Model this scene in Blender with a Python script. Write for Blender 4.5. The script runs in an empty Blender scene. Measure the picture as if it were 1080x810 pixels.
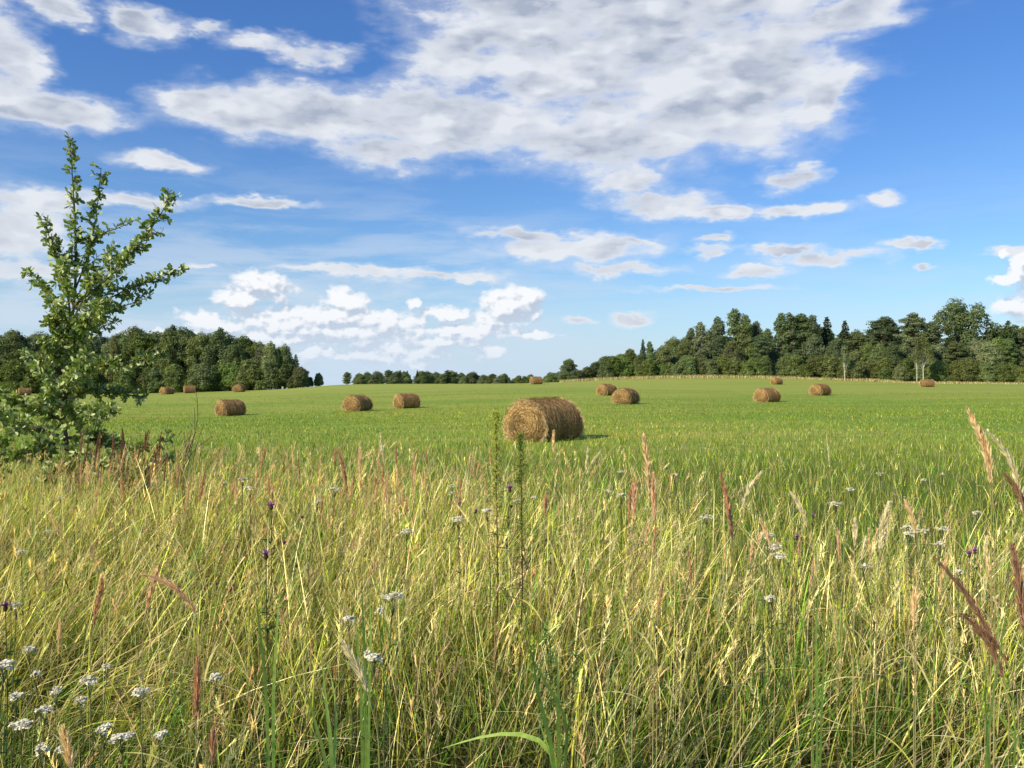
import bpy, math, random
import numpy as np
from mathutils import Vector
S = bpy.context.scene
COL = S.collection
F = 905.0; CX = 540.0; HY = 402.0; ZC = 1.65      # focal length in photo pixels, horizon row, eye height
rad = math.radians
# ------------------------------------------------------------------ camera
cam = bpy.data.cameras.new('camera'); co = bpy.data.objects.new('camera', cam); COL.objects.link(co)
cam.sensor_width = 36; cam.lens = 36*F/1080; cam.clip_end = 9000; cam.clip_start = 0.05
co.location = (0, 0, ZC); co.rotation_euler = (rad(90) - math.atan(3/F), 0, 0)
S.camera = co
S.cycles.max_bounces = 6; S.cycles.diffuse_bounces = 2; S.cycles.glossy_bounces = 1; S.cycles.transmission_bounces = 3; S.cycles.use_adaptive_sampling = True; S.cycles.caustics_reflective = False
S.view_settings.view_transform = 'Standard'; S.view_settings.look = 'None'; S.view_settings.exposure = 0
# ------------------------------------------------------------------ sun (low-ish, from the left and a little behind)
SUN_EL = rad(33); SD = Vector((-0.79, -0.61, 0)).normalized()
sdir = Vector((SD.x*math.cos(SUN_EL), SD.y*math.cos(SUN_EL), math.sin(SUN_EL)))
sl = bpy.data.lights.new('sun', 'SUN'); sl.energy = 5.0; sl.angle = rad(0.53); sl.color = (1.0, 0.89, 0.68)
so = bpy.data.objects.new('sun', sl); COL.objects.link(so)
so.rotation_euler = sdir.to_track_quat('Z', 'Y').to_euler(); so.location = (-40, -20, 40)
# ------------------------------------------------------------------ sky: Nishita + cloud layers laid out by compass direction
wd = bpy.data.worlds.new('World'); S.world = wd; wd.use_nodes = True
nt = wd.node_tree; nt.nodes.clear()
class NB:
    def __init__(s, t): s.t = t; s.n = t.nodes; s.l = t.links
    def _in(s, node, i, v):
        if v is None: return
        if isinstance(v, bpy.types.NodeSocket): s.l.new(v, node.inputs[i])
        else: node.inputs[i].default_value = v
    def m(s, op, a, b=None, c=None, clamp=False):
        n = s.n.new('ShaderNodeMath'); n.operation = op; n.use_clamp = clamp
        for i, v in enumerate((a, b, c)): s._in(n, i, v)
        return n.outputs[0]
    def v(s, op, a, b=None, c=None, out=0):
        n = s.n.new('ShaderNodeVectorMath'); n.operation = op
        for i, x in enumerate((a, b, c)): s._in(n, i, x)
        return n.outputs[out]
    def noise(s, vec, scale, detail=6, rough=.55, dist=0, out=0, lac=2.0):
        n = s.n.new('ShaderNodeTexNoise'); s._in(n, 'Vector', vec)
        n.inputs['Scale'].default_value = scale; n.inputs['Detail'].default_value = detail
        n.inputs['Roughness'].default_value = rough; n.inputs['Distortion'].default_value = dist
        n.inputs['Lacunarity'].default_value = lac
        return n.outputs[out]
    def vor(s, vec, scale, smooth=1.0, rnd=1.):
        n = s.n.new('ShaderNodeTexVoronoi'); n.feature = 'SMOOTH_F1'; n.voronoi_dimensions = '2D'; s._in(n, 'Vector', vec)
        n.inputs['Scale'].default_value = scale; n.inputs['Smoothness'].default_value = smooth; n.inputs['Detail'].default_value = 2.0; n.inputs['Roughness'].default_value = .55
        return n.outputs[0]
    def ss(s, x, a, b, to0=0., to1=1.):
        n = s.n.new('ShaderNodeMapRange'); n.interpolation_type = 'SMOOTHSTEP'; n.clamp = True
        s._in(n, 0, x); s._in(n, 1, a); s._in(n, 2, b); s._in(n, 3, to0); s._in(n, 4, to1)
        return n.outputs[0]
    def lin(s, x, a, b, to0=0., to1=1.):
        n = s.n.new('ShaderNodeMapRange'); n.clamp = True
        s._in(n, 0, x); s._in(n, 1, a); s._in(n, 2, b); s._in(n, 3, to0); s._in(n, 4, to1)
        return n.outputs[0]
    def mix(s, f, a, b, mode='MIX'):
        n = s.n.new('ShaderNodeMix'); n.data_type = 'RGBA'; n.blend_type = mode
        s._in(n, 0, f); s._in(n, 6, a); s._in(n, 7, b)
        return n.outputs[2]
    def comb(s, x, y, z):
        n = s.n.new('ShaderNodeCombineXYZ')
        for i, q in enumerate((x, y, z)): s._in(n, i, q)
        return n.outputs[0]
def puv(px, py, rx, ry):
    u = math.atan((px-CX)/F); c = math.cos(u)
    return u, (HY-py)/F*c, rx/F*c*c, ry/F*c
def cloud_group(name, blobs, smooth):
    g = bpy.data.node_groups.new(name, 'ShaderNodeTree')
    g.interface.new_socket('P', in_out='INPUT', socket_type='NodeSocketVector')
    g.interface.new_socket('D', in_out='OUTPUT', socket_type='NodeSocketFloat')
    b = NB(g); gi = g.nodes.new('NodeGroupInput'); go = g.nodes.new('NodeGroupOutput')
    cur = None
    for (px, py, rx, ry) in blobs:
        u, v, a, c = puv(px, py, rx, ry)
        L = b.v('LENGTH', b.v('MULTIPLY_ADD', gi.outputs[0], (1/a, 1/c, 0), (-u/a, -v/c, 0)), out=1)
        cur = L if cur is None else b.m('SMOOTH_MIN', cur, L, smooth)
    g.links.new(b.m('SUBTRACT', 1.0, cur), go.inputs[0])
    return g
A_BLOBS = [(640,60,200,95),(470,130,150,45),(300,118,130,34),(215,110,70,20),(780,75,130,90),(895,15,60,34),(650,150,120,42),(860,105,45,45),
  (700,5,240,60),(540,0,130,35),(410,160,70,22),(520,55,110,45),(680,95,140,80),(690,214,60,17),(760,225,40,10),(845,222,60,8),(835,192,42,14),(665,190,50,20),
  (15,62,48,42),(60,118,80,24),(-30,10,60,70),(0,100,60,36),(60,8,40,20),(150,25,42,22),(215,30,30,12),(330,58,60,16),(270,48,50,15),(172,171,55,11),
  (30,212,60,16),(15,245,62,36),(130,212,90,10),(270,214,60,7),(20,285,80,16),(600,262,110,17),(650,282,70,9),(560,248,70,8),(650,256,60,5),
  (870,273,62,9),(800,288,40,6),(830,264,40,7),(745,304,80,5),(960,258,36,7),(750,262,40,7),(940,208,26,9),(975,281,16,4),(665,335,30,9),(612,337,20,6),
  (375,284,90,6),(470,289,60,5),(225,276,20,3),(760,250,26,5),(1062,268,30,6)]
B_BLOBS = [(275,302,38,20),(258,314,34,13),(365,318,27,16),(436,321,9,8),(540,322,38,22),(520,338,24,14),(556,312,22,14),(450,371,38,12),(516,372,22,12),
  (400,342,60,12),(300,342,70,12),(345,352,90,12),(230,344,50,10),(480,346,40,8),(418,368,22,9),(385,372,40,7),(330,374,60,6),(440,386,20,6),(350,333,110,12),(500,350,50,9),(470,330,30,8),(300,358,90,12),(180,358,60,10),(380,352,70,16),(560,352,30,6),(210,335,35,9),(470,360,60,10),(420,380,60,7),(290,385,60,5),(1072,326,36,13),(1066,296,22,7),(1056,268,7,6),
  (1078,284,14,22),(1110,300,40,40)]
gA = cloud_group('cloud_high', A_BLOBS, .22)
gB = cloud_group('cloud_low', B_BLOBS, .15)
b = NB(nt)
tc = nt.nodes.new('ShaderNodeTexCoord'); D = b.v('NORMALIZE', tc.outputs['Generated'])
sp = nt.nodes.new('ShaderNodeSeparateXYZ'); nt.links.new(D, sp.inputs[0])
X, Y, Z = sp.outputs
hl = b.m('MAXIMUM', b.m('SQRT', b.m('ADD', b.m('MULTIPLY', X, X), b.m('MULTIPLY', Y, Y))), .02)
u = b.m('ARCTAN2', X, Y); v = b.m('DIVIDE', Z, hl)
P = b.comb(u, v, 0.0)
def grp(g, vec):
    n = nt.nodes.new('ShaderNodeGroup'); n.node_tree = g; nt.links.new(vec, n.inputs[0]); return n.outputs[0]
sky = nt.nodes.new('ShaderNodeTexSky'); sky.sky_type = 'NISHITA'; sky.sun_disc = False
sky.sun_elevation = SUN_EL; sky.sun_rotation = math.atan2(SD.x, SD.y); sky.air_density = 1.0; sky.dust_density = .6; sky.ozone_density = 1.6; sky.altitude = 100
# tint of the clear sky: deeper blue overhead, cleaner at the horizon
tint = b.mix(b.ss(v, .0, .42), (.86, 1.14, 1.42, 1), (.60, 1.0, 1.58, 1))
skyc = b.mix(1.0, sky.outputs[0], tint, 'MULTIPLY')
K = 10.0
def kc(r, g_, b_): return (r*K, g_*K, b_*K, 1)
# thin veils of cloud towards the horizon
up = b.ss(v, -.01, .0)
hz = b.noise(b.v('MULTIPLY', P, (3.0, 16, 1)), 1.6, 6, .62, .3)
hzf = b.m('MULTIPLY', b.ss(hz, .40, .62), b.ss(v, .29, .04))
hzside = b.ss(u, .22, -.12, .30, 1.0)
skyc = b.mix(b.m('MULTIPLY', b.m('MULTIPLY', hzf, hzside), .72), skyc, kc(.68, .76, .87))
skyc = b.mix(b.m('MULTIPLY', b.ss(v, .15, .0), b.ss(u, .30, -.0, .45, .85)), skyc, kc(.60, .74, .90))
# high layer: billows (Voronoi puffs) break up the outline and carry the shading
QA = b.v('MULTIPLY', P, (1, 2.1, 1))
jit = b.v('SUBTRACT', b.noise(QA, 13, 4, .65, out=1), (.5, .5, .5))
wA = b.v('MULTIPLY_ADD', jit, (.075, .040, 0), P)
fA = grp(gA, wA)
qA = b.v('MULTIPLY_ADD', b.v('SUBTRACT', b.noise(QA, 28, 4, .65, out=1), (.5, .5, .5)), (.030, .030, 0), QA)
pA = b.vor(qA, 13); pA2 = b.vor(b.v('ADD', qA, (-.016, .040, 0)), 13)
nA = b.noise(QA, 24, 7, .64, .1)
big = b.noise(QA, 5.5, 3, .55)
edgeF = b.m('MINIMUM', b.m('MAXIMUM', fA, -1.0), .62)
dA = b.m('MULTIPLY_ADD', b.m('SUBTRACT', nA, .5), 1.75, b.m('MULTIPLY_ADD', edgeF, 2.2, b.m('MULTIPLY_ADD', b.m('SUBTRACT', .42, pA), 1.3, b.m('MULTIPLY', b.m('SUBTRACT', big, .5), 2.0))))
aA = b.m('MULTIPLY', b.m('MAXIMUM', b.ss(dA, -.50, .72), b.ss(dA, -1.1, .5, 0, .45)), b.ss(fA, -.55, .02))
thick = b.m('MULTIPLY', b.ss(dA, -.05, 1.35), b.ss(fA, -.10, .5, .4, 1.0))
n2 = b.noise(b.v('ADD', QA, (3, 1, 0)), 6, 4, .55, .2)
dl = b.m('MULTIPLY_ADD', b.m('SUBTRACT', pA2, pA), 2.3, b.m('MULTIPLY_ADD', b.m('SUBTRACT', n2, .5), -1.7, b.m('MULTIPLY', b.m('SUBTRACT', nA, .5), .7)))
shade = b.m('MULTIPLY', b.m('MULTIPLY', thick, b.lin(dl, .95, -1.0, .05, 1.25)), b.ss(v, .08, .24, .55, 1.0))
cA = b.mix(b.m('MINIMUM', shade, 1.0), kc(.83, .86, .91), kc(.42, .475, .59))
c1 = b.mix(b.m('MULTIPLY', b.m('MULTIPLY', aA, up), .96), skyc, cA)
# low cumulus
QB = b.v('MULTIPLY', P, (1, 1.35, 1))
wB = b.v('MULTIPLY_ADD', b.v('SUBTRACT', b.noise(QB, 30, 4, .65, out=1), (.5, .5, .5)), (.036, .026, 0), P)
fB = grp(gB, wB); fB2 = grp(gB, b.v('ADD', wB, (-.006, .012, 0)))
qB = b.v('MULTIPLY_ADD', b.v('SUBTRACT', b.noise(QB, 70, 3, .6, out=1), (.5, .5, .5)), (.010, .010, 0), QB)
pB = b.vor(qB, 46); pB2 = b.vor(b.v('ADD', qB, (-.004, .007, 0)), 46)
nB = b.noise(QB, 80, 5, .6, .1)
dB = b.m('MULTIPLY_ADD', b.m('SUBTRACT', nB, .5), 1.2, b.m('MULTIPLY_ADD', b.m('SUBTRACT', .42, pB), 1.0, b.m('MULTIPLY', b.m('MINIMUM', fB, .6), 2.2)))
aB = b.m('MULTIPLY', b.ss(dB, -.48, .62), b.ss(fB, -.45, .0))
low = b.ss(v, .015, .10)      # bases fade into the haze
dl = b.m('MULTIPLY_ADD', b.m('SUBTRACT', pB2, pB), 2.6, b.m('MULTIPLY_ADD', b.m('SUBTRACT', fB, fB2), 2.4, -.16))
litB = b.lin(dl, -.95, .60)
cB = b.mix(litB, b.mix(low, kc(.60, .70, .84), kc(.52, .60, .73)), b.mix(low, kc(.84, .89, .96), kc(.97, .98, 1.0)))
c2 = b.mix(b.m('MULTIPLY', b.m('MULTIPLY', aB, up), b.ss(v, .0, .06, .55, .96)), c1, cB)
bg = nt.nodes.new('ShaderNodeBackground'); bg.inputs[1].default_value = .1
nt.links.new(c2, bg.inputs[0])
wo = nt.nodes.new('ShaderNodeOutputWorld'); nt.links.new(bg.outputs[0], wo.inputs[0])
wd.cycles.sampling_method = 'MANUAL'; wd.cycles.sample_map_resolution = 512
# ------------------------------------------------------------------ materials
def new_mat(name):
    m = bpy.data.materials.new(name); m.use_nodes = True; m.node_tree.nodes.clear()
    b = NB(m.node_tree); return m, b
def out_(b, sh, disp=None):
    o = b.n.new('ShaderNodeOutputMaterial'); b.l.new(sh, o.inputs[0])
def pbsdf(b, col, rough=.6, spec=.3, normal=None):
    p = b.n.new('ShaderNodeBsdfPrincipled')
    b._in(p, 'Base Color', col); b._in(p, 'Roughness', rough); p.inputs['Specular IOR Level'].default_value = spec
    if normal is not None: b.l.new(normal, p.inputs['Normal'])
    return p.outputs[0]
def trans(b, sh, col, f):
    t = b.n.new('ShaderNodeBsdfTranslucent'); b._in(t, 0, col)
    m = b.n.new('ShaderNodeMixShader'); m.inputs[0].default_value = f
    b.l.new(sh, m.inputs[1]); b.l.new(t.outputs[0], m.inputs[2]); return m.outputs[0]
def attr(b, name='Col'):
    a = b.n.new('ShaderNodeAttribute'); a.attribute_name = name; return a.outputs[0]
def objrand(b):
    return b.n.new('ShaderNodeObjectInfo').outputs['Random']
def geo(b): return b.n.new('ShaderNodeNewGeometry')
def coord(b, k='Object'): return b.n.new('ShaderNodeTexCoord').outputs[k]
def bump(b, h, strength, dist):
    n = b.n.new('ShaderNodeBump'); n.inputs['Strength'].default_value = strength; n.inputs['Distance'].default_value = dist
    b.l.new(h, n.inputs['Height']); return n.outputs[0]
def hsv(b, col, h=.5, s=1., v=1.):
    n = b.n.new('ShaderNodeHueSaturation')
    b._in(n, 'Hue', h); b._in(n, 'Saturation', s); b._in(n, 'Value', v); b._in(n, 'Color', col); return n.outputs[0]
def vcol_mat(name, rough=.5, spec=.35, tr=.35, tint=(1.15, 1.2, .6, 1)):
    m, b = new_mat(name); c = attr(b)
    nz = b.noise(coord(b), 60, 2, .5); c = hsv(b, c, .5, 1, b.lin(nz, .3, .7, .82, 1.18))
    out_(b, trans(b, pbsdf(b, c, rough, spec), b.mix(1., c, tint, 'MULTIPLY'), tr)); return m
M = {}
M['grass'] = vcol_mat('grass_blades', .45, .28, .32)
M['herb'] = vcol_mat('herb_leaves', .6, .10, .35)
M['plume'] = vcol_mat('grass_plume', .8, .08, .35, (1.1, 1.0, .7, 1))
M['petal'] = vcol_mat('petals', .9, .0, .12, (1, 1, 1, 1))
M['straw'] = vcol_mat('straw', .55, .3, .12, (1.1, 1.0, .7, 1))
# oak leaves: dark upper face, pale underside
m, b = new_mat('oak_leaf'); g = geo(b); r = objrand(b); a = attr(b)
up_ = b.mix(1., a, (.19, .28, .055, 1), 'MULTIPLY'); lo = b.mix(1., a, (.62, .68, .28, 1), 'MULTIPLY')
c = b.mix(g.outputs['Backfacing'], up_, lo)
out_(b, trans(b, pbsdf(b, c, .42, .42), b.mix(1., a, (.26, .34, .04, 1), 'MULTIPLY'), .30)); M['oak_leaf'] = m
def bark(name, c0, c1, sc, zs=.3):
    m, b = new_mat(name); co_ = b.v('MULTIPLY', coord(b), (1, 1, zs)); n = b.noise(co_, sc, 6, .65, .3)
    c = b.mix(b.ss(n, .35, .65), c0, c1); out_(b, pbsdf(b, c, .85, .2, bump(b, n, .6, .02))); M[name] = m
bark('oak_bark', (.07, .055, .04, 1), (.20, .17, .12, 1), 30)
bark('dark_bark', (.045, .035, .028, 1), (.13, .11, .085, 1), 6)
bark('pine_bark', (.14, .065, .035, 1), (.36, .20, .11, 1), 5)
bark('dry_twig', (.06, .04, .03, 1), (.16, .11, .08, 1), 40)
m, b = new_mat('birch_bark'); n = b.noise(b.v('MULTIPLY', coord(b), (.6, .6, 3)), 3.2, 5, .6)
out_(b, pbsdf(b, b.mix(b.ss(n, .36, .46), (.06, .05, .045, 1), (.62, .57, .47, 1)), .7)); M['birch_bark'] = m
def foliage(name, c0, c1, c2, tr=.25):
    m, b = new_mat(name); r = objrand(b); n = b.noise(coord(b), .55, 3, .6); n2 = b.noise(coord(b), 4.0, 2, .6)
    c = b.mix(b.ss(n, .38, .64), c0, c1); c = b.mix(b.m('MULTIPLY', b.ss(n2, .45, .7), .6), c, c2)
    c = hsv(b, c, b.lin(r, 0, 1, .478, .522), b.lin(b.m('FRACT', b.m('MULTIPLY', r, 7.3)), 0, 1, .8, 1.05), b.lin(b.m('FRACT', b.m('MULTIPLY', r, 13.7)), 0, 1, .88, 1.55))
    out_(b, trans(b, pbsdf(b, c, .6, .25), b.mix(1., c, (1.4, 1.5, .7, 1), 'MULTIPLY'), tr)); M[name] = m
foliage('leaf_broad', (.095, .130, .030, 1), (.175, .215, .052, 1), (.25, .28, .09, 1))
foliage('leaf_grey', (.105, .140, .050, 1), (.185, .225, .085, 1), (.28, .31, .14, 1))
foliage('leaf_yellow', (.17, .16, .035, 1), (.24, .21, .05, 1), (.20, .20, .05, 1))
foliage('needle_pine', (.070, .105, .034, 1), (.12, .165, .048, 1), (.17, .205, .07, 1), .18)
foliage('needle_spruce', (.060, .09, .034, 1), (.10, .14, .046, 1), (.14, .175, .062, 1), .15)
# field: regrown mown meadow
m, b = new_mat('meadow_turf'); P0 = geo(b).outputs['Position']
n1 = b.noise(b.v('MULTIPLY', P0, (.35, 1, 0)), .055, 5, .55, .3); n2 = b.noise(b.v('MULTIPLY', P0, (.5, 1, 0)), .9, 6, .65, .2); n3 = b.noise(P0, 9, 5, .7)
n4 = b.noise(b.v('MULTIPLY', P0, (.16, 1, 0)), .30, 5, .6)
c = b.mix(b.ss(n1, .42, .58), (.225, .33, .040, 1), (.325, .385, .055, 1))
c = b.mix(b.m('MULTIPLY', b.ss(n4, .50, .62), .75), c, (.42, .40, .095, 1))
c = b.mix(b.m('MULTIPLY', b.ss(n2, .50, .68), .5), c, (.11, .21, .028, 1))
c = b.mix(b.m('MULTIPLY', b.ss(n3, .50, .72), .6), c, (.26, .36, .075, 1))
sy = b.n.new('ShaderNodeSeparateXYZ'); b.l.new(P0, sy.inputs[0])
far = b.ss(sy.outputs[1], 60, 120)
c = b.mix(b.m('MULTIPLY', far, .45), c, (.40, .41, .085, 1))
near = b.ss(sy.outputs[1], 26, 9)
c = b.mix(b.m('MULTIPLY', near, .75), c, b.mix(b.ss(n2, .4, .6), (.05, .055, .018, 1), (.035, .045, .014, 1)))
hgt = b.m('ADD', b.m('MULTIPLY', n3, .5), n2)
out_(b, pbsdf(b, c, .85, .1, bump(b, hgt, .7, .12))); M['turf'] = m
m, b = new_mat('hay'); a = attr(b); o3 = coord(b); n = b.noise(o3, 18, 6, .7); n2 = b.noise(o3, 3, 3, .5)
c = b.mix(b.ss(n, .35, .65), (.60, .54, .46, 1), (1.5, 1.42, 1.28, 1)); c = b.mix(b.m('MULTIPLY', b.ss(n2, .4, .65), .35), c, (.62, .60, .58, 1))
c = b.mix(1., c, a, 'MULTIPLY')
out_(b, pbsdf(b, c, .8, .15, bump(b, n, 1.0, .04))); M['hay'] = m
# ------------------------------------------------------------------ mesh helpers
def link(name, me, mats=None, parent=None):
    o = bpy.data.objects.new(name, me); COL.objects.link(o)
    if mats is not None:
        for k in (mats if isinstance(mats, (list, tuple)) else [mats]): me.materials.append(k)
    if parent is not None: o.parent = parent
    return o
def tag(o, label=None, cat=None, group=None, kind=None):
    if label: o['label'] = label
    if cat: o['category'] = cat
    if group: o['group'] = group
    if kind: o['kind'] = kind
    return o
def empty(name, loc, rz=0, sc=1.):
    o = bpy.data.objects.new(name, None); COL.objects.link(o); o.location = loc
    o.rotation_euler = (0, 0, rz); o.scale = (sc, sc, sc) if not isinstance(sc, tuple) else sc
    o.empty_display_size = .2
    return o
class MB:
    """collects vertices, faces and vertex colours for ONE mesh"""
    def __init__(s): s.v = []; s.c = []; s.f = []; s.mi = []; s.n = 0
    def add(s, v, f, c, mi=0):
        v = np.asarray(v, np.float32).reshape(-1, 3); f = np.asarray(f, np.int64)
        c = np.asarray(c, np.float32)
        c = np.broadcast_to(c, (len(v), 3)) if c.ndim == 1 else c.reshape(-1, 3)
        s.v.append(v); s.c.append(c); s.f.append(f + s.n); s.mi.append(np.full(len(f), mi, np.int32)); s.n += len(v)
    def mesh(s, name, smooth=True):
        me = bpy.data.meshes.new(name)
        v = np.concatenate(s.v); c = np.concatenate(s.c)
        loops = np.concatenate([f.reshape(-1) for f in s.f]); sizes = np.concatenate([np.full(len(f), f.shape[1]) for f in s.f])
        me.vertices.add(len(v)); me.vertices.foreach_set('co', v.reshape(-1))
        me.loops.add(len(loops)); me.loops.foreach_set('vertex_index', loops.astype(np.int32))
        me.polygons.add(len(sizes)); st = np.zeros(len(sizes), np.int32); st[1:] = np.cumsum(sizes)[:-1]
        me.polygons.foreach_set('loop_start', st); me.polygons.foreach_set('loop_total', sizes.astype(np.int32))
        me.polygons.foreach_set('material_index', np.concatenate(s.mi))
        me.polygons.foreach_set('use_smooth', np.full(len(sizes), smooth))
        me.update(calc_edges=True)
        a = me.color_attributes.new('Col', 'FLOAT_COLOR', 'POINT')
        cc = np.ones((len(v), 4), np.float32); cc[:, :3] = c; a.data.foreach_set('color', cc.reshape(-1))
        return me
def rel(mb, b0):
    mb.v = [v-np.array(b0, np.float32) for v in mb.v]; return mb
def norm(a): return a/np.maximum(np.linalg.norm(a, axis=-1, keepdims=True), 1e-9)
def ribbons(mb, base, d0, curv, L, w, side, segs, col, tipcol=None, prof=None, mi=0, fold=0.):
    """many thin blades: centre line base + L (d0 t + curv t^2)"""
    N = len(base); t = np.linspace(0, 1, segs+1)
    prof = (1-t**1.6)*.92+.08 if prof is None else np.asarray(prof)
    L = np.broadcast_to(L, (N,)); w = np.broadcast_to(w, (N,))
    ctr = base[:, None, :] + L[:, None, None]*(d0[:, None, :]*t[None, :, None] + curv[:, None, :]*(t**2)[None, :, None])
    off = side[:, None, :]*(w[:, None]*prof[None, :]*.5)[:, :, None]
    v = np.stack([ctr-off, ctr+off], axis=2)
    col = np.broadcast_to(col, (N, 3)); tipcol = col if tipcol is None else np.broadcast_to(tipcol, (N, 3))
    cc = col[:, None, :]*(1-t)[None, :, None] + tipcol[:, None, :]*t[None, :, None]
    cc = np.repeat(cc[:, :, None, :], 2, axis=2)
    idx = np.arange(N)[:, None]*(segs+1)*2 + np.arange(segs)[None, :]*2
    f = np.stack([idx, idx+1, idx+3, idx+2], axis=-1).reshape(-1, 4)
    mb.add(v.reshape(-1, 3), f, cc.reshape(-1, 3), mi)
def tube(mb, pts, rads, k=6, col=(1, 1, 1), mi=0):
    P = np.asarray(pts, float); n = len(P); T = norm(np.gradient(P, axis=0))
    ref = np.array([0, 0, 1.]) if abs(T[0][2]) < .9 else np.array([1., 0, 0])
    vs = []
    for i in range(n):
        a = np.cross(T[i], ref); a /= np.linalg.norm(a)+1e-9; bb = np.cross(T[i], a)
        ang = np.arange(k)*2*math.pi/k
        vs.append(P[i] + rads[i]*(np.cos(ang)[:, None]*a + np.sin(ang)[:, None]*bb))
    V = np.concatenate(vs); f = []
    for i in range(n-1):
        for j in range(k): f.append((i*k+j, i*k+(j+1) % k, (i+1)*k+(j+1) % k, (i+1)*k+j))
    mb.add(V, f, col, mi)
def smooth_path(pts, n):
    P = np.asarray(pts, float); m = len(P); d = np.r_[0, np.cumsum(np.linalg.norm(np.diff(P, axis=0), axis=1))]; d /= d[-1]
    t = np.linspace(0, 1, n); Q = np.stack([np.interp(t, d, P[:, k]) for k in range(3)], 1)
    for _ in range(2): Q[1:-1] = (Q[:-2]+2*Q[1:-1]+Q[2:])/4
    return Q
def rdir(r, n, zmin=-1., zmax=1.):
    z = r.uniform(zmin, zmax, n); a = r.uniform(0, 2*math.pi, n); q = np.sqrt(np.maximum(0, 1-z*z))
    return np.stack([q*np.cos(a), q*np.sin(a), z], 1)
# ------------------------------------------------------------------ terrain: a surface through surveyed points (photo column, row of the ground, distance)
CTRL = [(60,450,40),(243,438.5,62),(377,433.5,62),(429,430.5,68),(574,464.5,24.7),(660,426.5,64),(641,416,88),(809,424,72),(865,417,87),(978,408,128),
 (818,405,136),(176,415.8,131),(199,414.5,136),(252,413.5,132),(26,416.9,136),(565,405.2,128),(1040,440,40),(850,436,42),
 (0,414.5,152),(130,415,150),(200,413.7,150),(270,411.5,150),(320,409,152),(350,406.2,150),(430,404.8,150),(500,404.8,155),(580,403.6,165),(640,400.5,175),(740,398.8,180),(840,399.5,175),(960,403.5,160),(1080,405,150)]
TW = []
def uw(x, y):
    u = np.arctan2(x, np.maximum(y, 1e-3)); u = np.clip(np.where(y <= 0, np.sign(x)*1.57, u), -.72, .72)
    return u*1.6, np.log(np.hypot(x, y)+4.0)
pts = []
for (px, py, Y0) in CTRL: pts.append(((px-CX)/F*Y0, Y0, ZC-(py-HY)/F*Y0))
for a in (-.7, -.35, 0, .35, .7):
    for (R0, z0) in ((.0, .0), (2.5, .0), (6, 0.0), (11, -.05)): pts.append((R0*math.sin(a), R0*math.cos(a)+.01, z0))
    for (R0, z0) in ((330, -2.5 if abs(a) < .3 else -1.2), (900, -8), (3200, -40)): pts.append((R0*math.sin(a), R0*math.cos(a), z0))
for a in (-.7, .7): pts.append((150*math.sin(a), 150*math.cos(a), -.3 if a < 0 else .6))
pts = np.array(pts); U, Wc = uw(pts[:, 0], pts[:, 1])
def tps(d2): return .5*d2*np.log(d2+1e-12)
n_ = len(pts); A = np.zeros((n_+3, n_+3)); d2 = (U[:, None]-U)**2+(Wc[:, None]-Wc)**2
A[:n_, :n_] = tps(d2)+np.eye(n_)*1e-4; A[:n_, n_] = 1; A[:n_, n_+1] = U; A[:n_, n_+2] = Wc; A[n_:, :n_] = A[:n_, n_:].T
SOL = np.linalg.solve(A, np.r_[pts[:, 2], 0, 0, 0])
def H(x, y):
    x = np.asarray(x, float); y = np.asarray(y, float); sh = x.shape
    u, w = uw(x.reshape(-1), y.reshape(-1)); o = np.empty(len(u))
    for i in range(0, len(u), 20000):
        q = slice(i, i+20000); d = (u[q, None]-U)**2+(w[q, None]-Wc)**2
        o[q] = tps(d)@SOL[:n_]+SOL[n_]+SOL[n_+1]*u[q]+SOL[n_+2]*w[q]
    return o.reshape(sh)
def h1(x, y): return float(H(np.array([x]), np.array([y]))[0])
def at(px, Y0, py=None):
    """world point at distance Y0 along photo column px; on the ground unless a row is given"""
    x = (px-CX)/F*Y0
    return Vector((x, Y0, h1(x, Y0) if py is None else ZC-(py-HY)/F*Y0))
nr, na = 230, 420
R_ = np.r_[0.25*np.exp(np.linspace(0, math.log(4000/.25), nr))]; th = np.arange(na)*2*math.pi/na
gx = R_[:, None]*np.sin(th); gy = R_[:, None]*np.cos(th); gz = H(gx, gy)
V = np.stack([gx, gy, gz], -1).reshape(-1, 3); V = np.concatenate([V, [[0, 0, h1(0, 0.01)]]])
i, j = np.meshgrid(np.arange(nr-1), np.arange(na), indexing='ij'); j2 = (j+1) % na
q = np.stack([i*na+j, (i+1)*na+j, (i+1)*na+j2, i*na+j2], -1).reshape(-1, 4)[:, ::-1]
tri = np.stack([np.full(na, nr*na), np.arange(na), (np.arange(na)+1) % na], -1)[:, ::-1]
mb = MB(); mb.add(V, q, (1, 1, 1)); mb.add(np.zeros((0, 3)), tri-mb.n, np.zeros((0, 3)))
ground = tag(link('ground', mb.mesh('ground'), M['turf']), 'green mown meadow rising gently to the woods', kind='structure')
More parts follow.
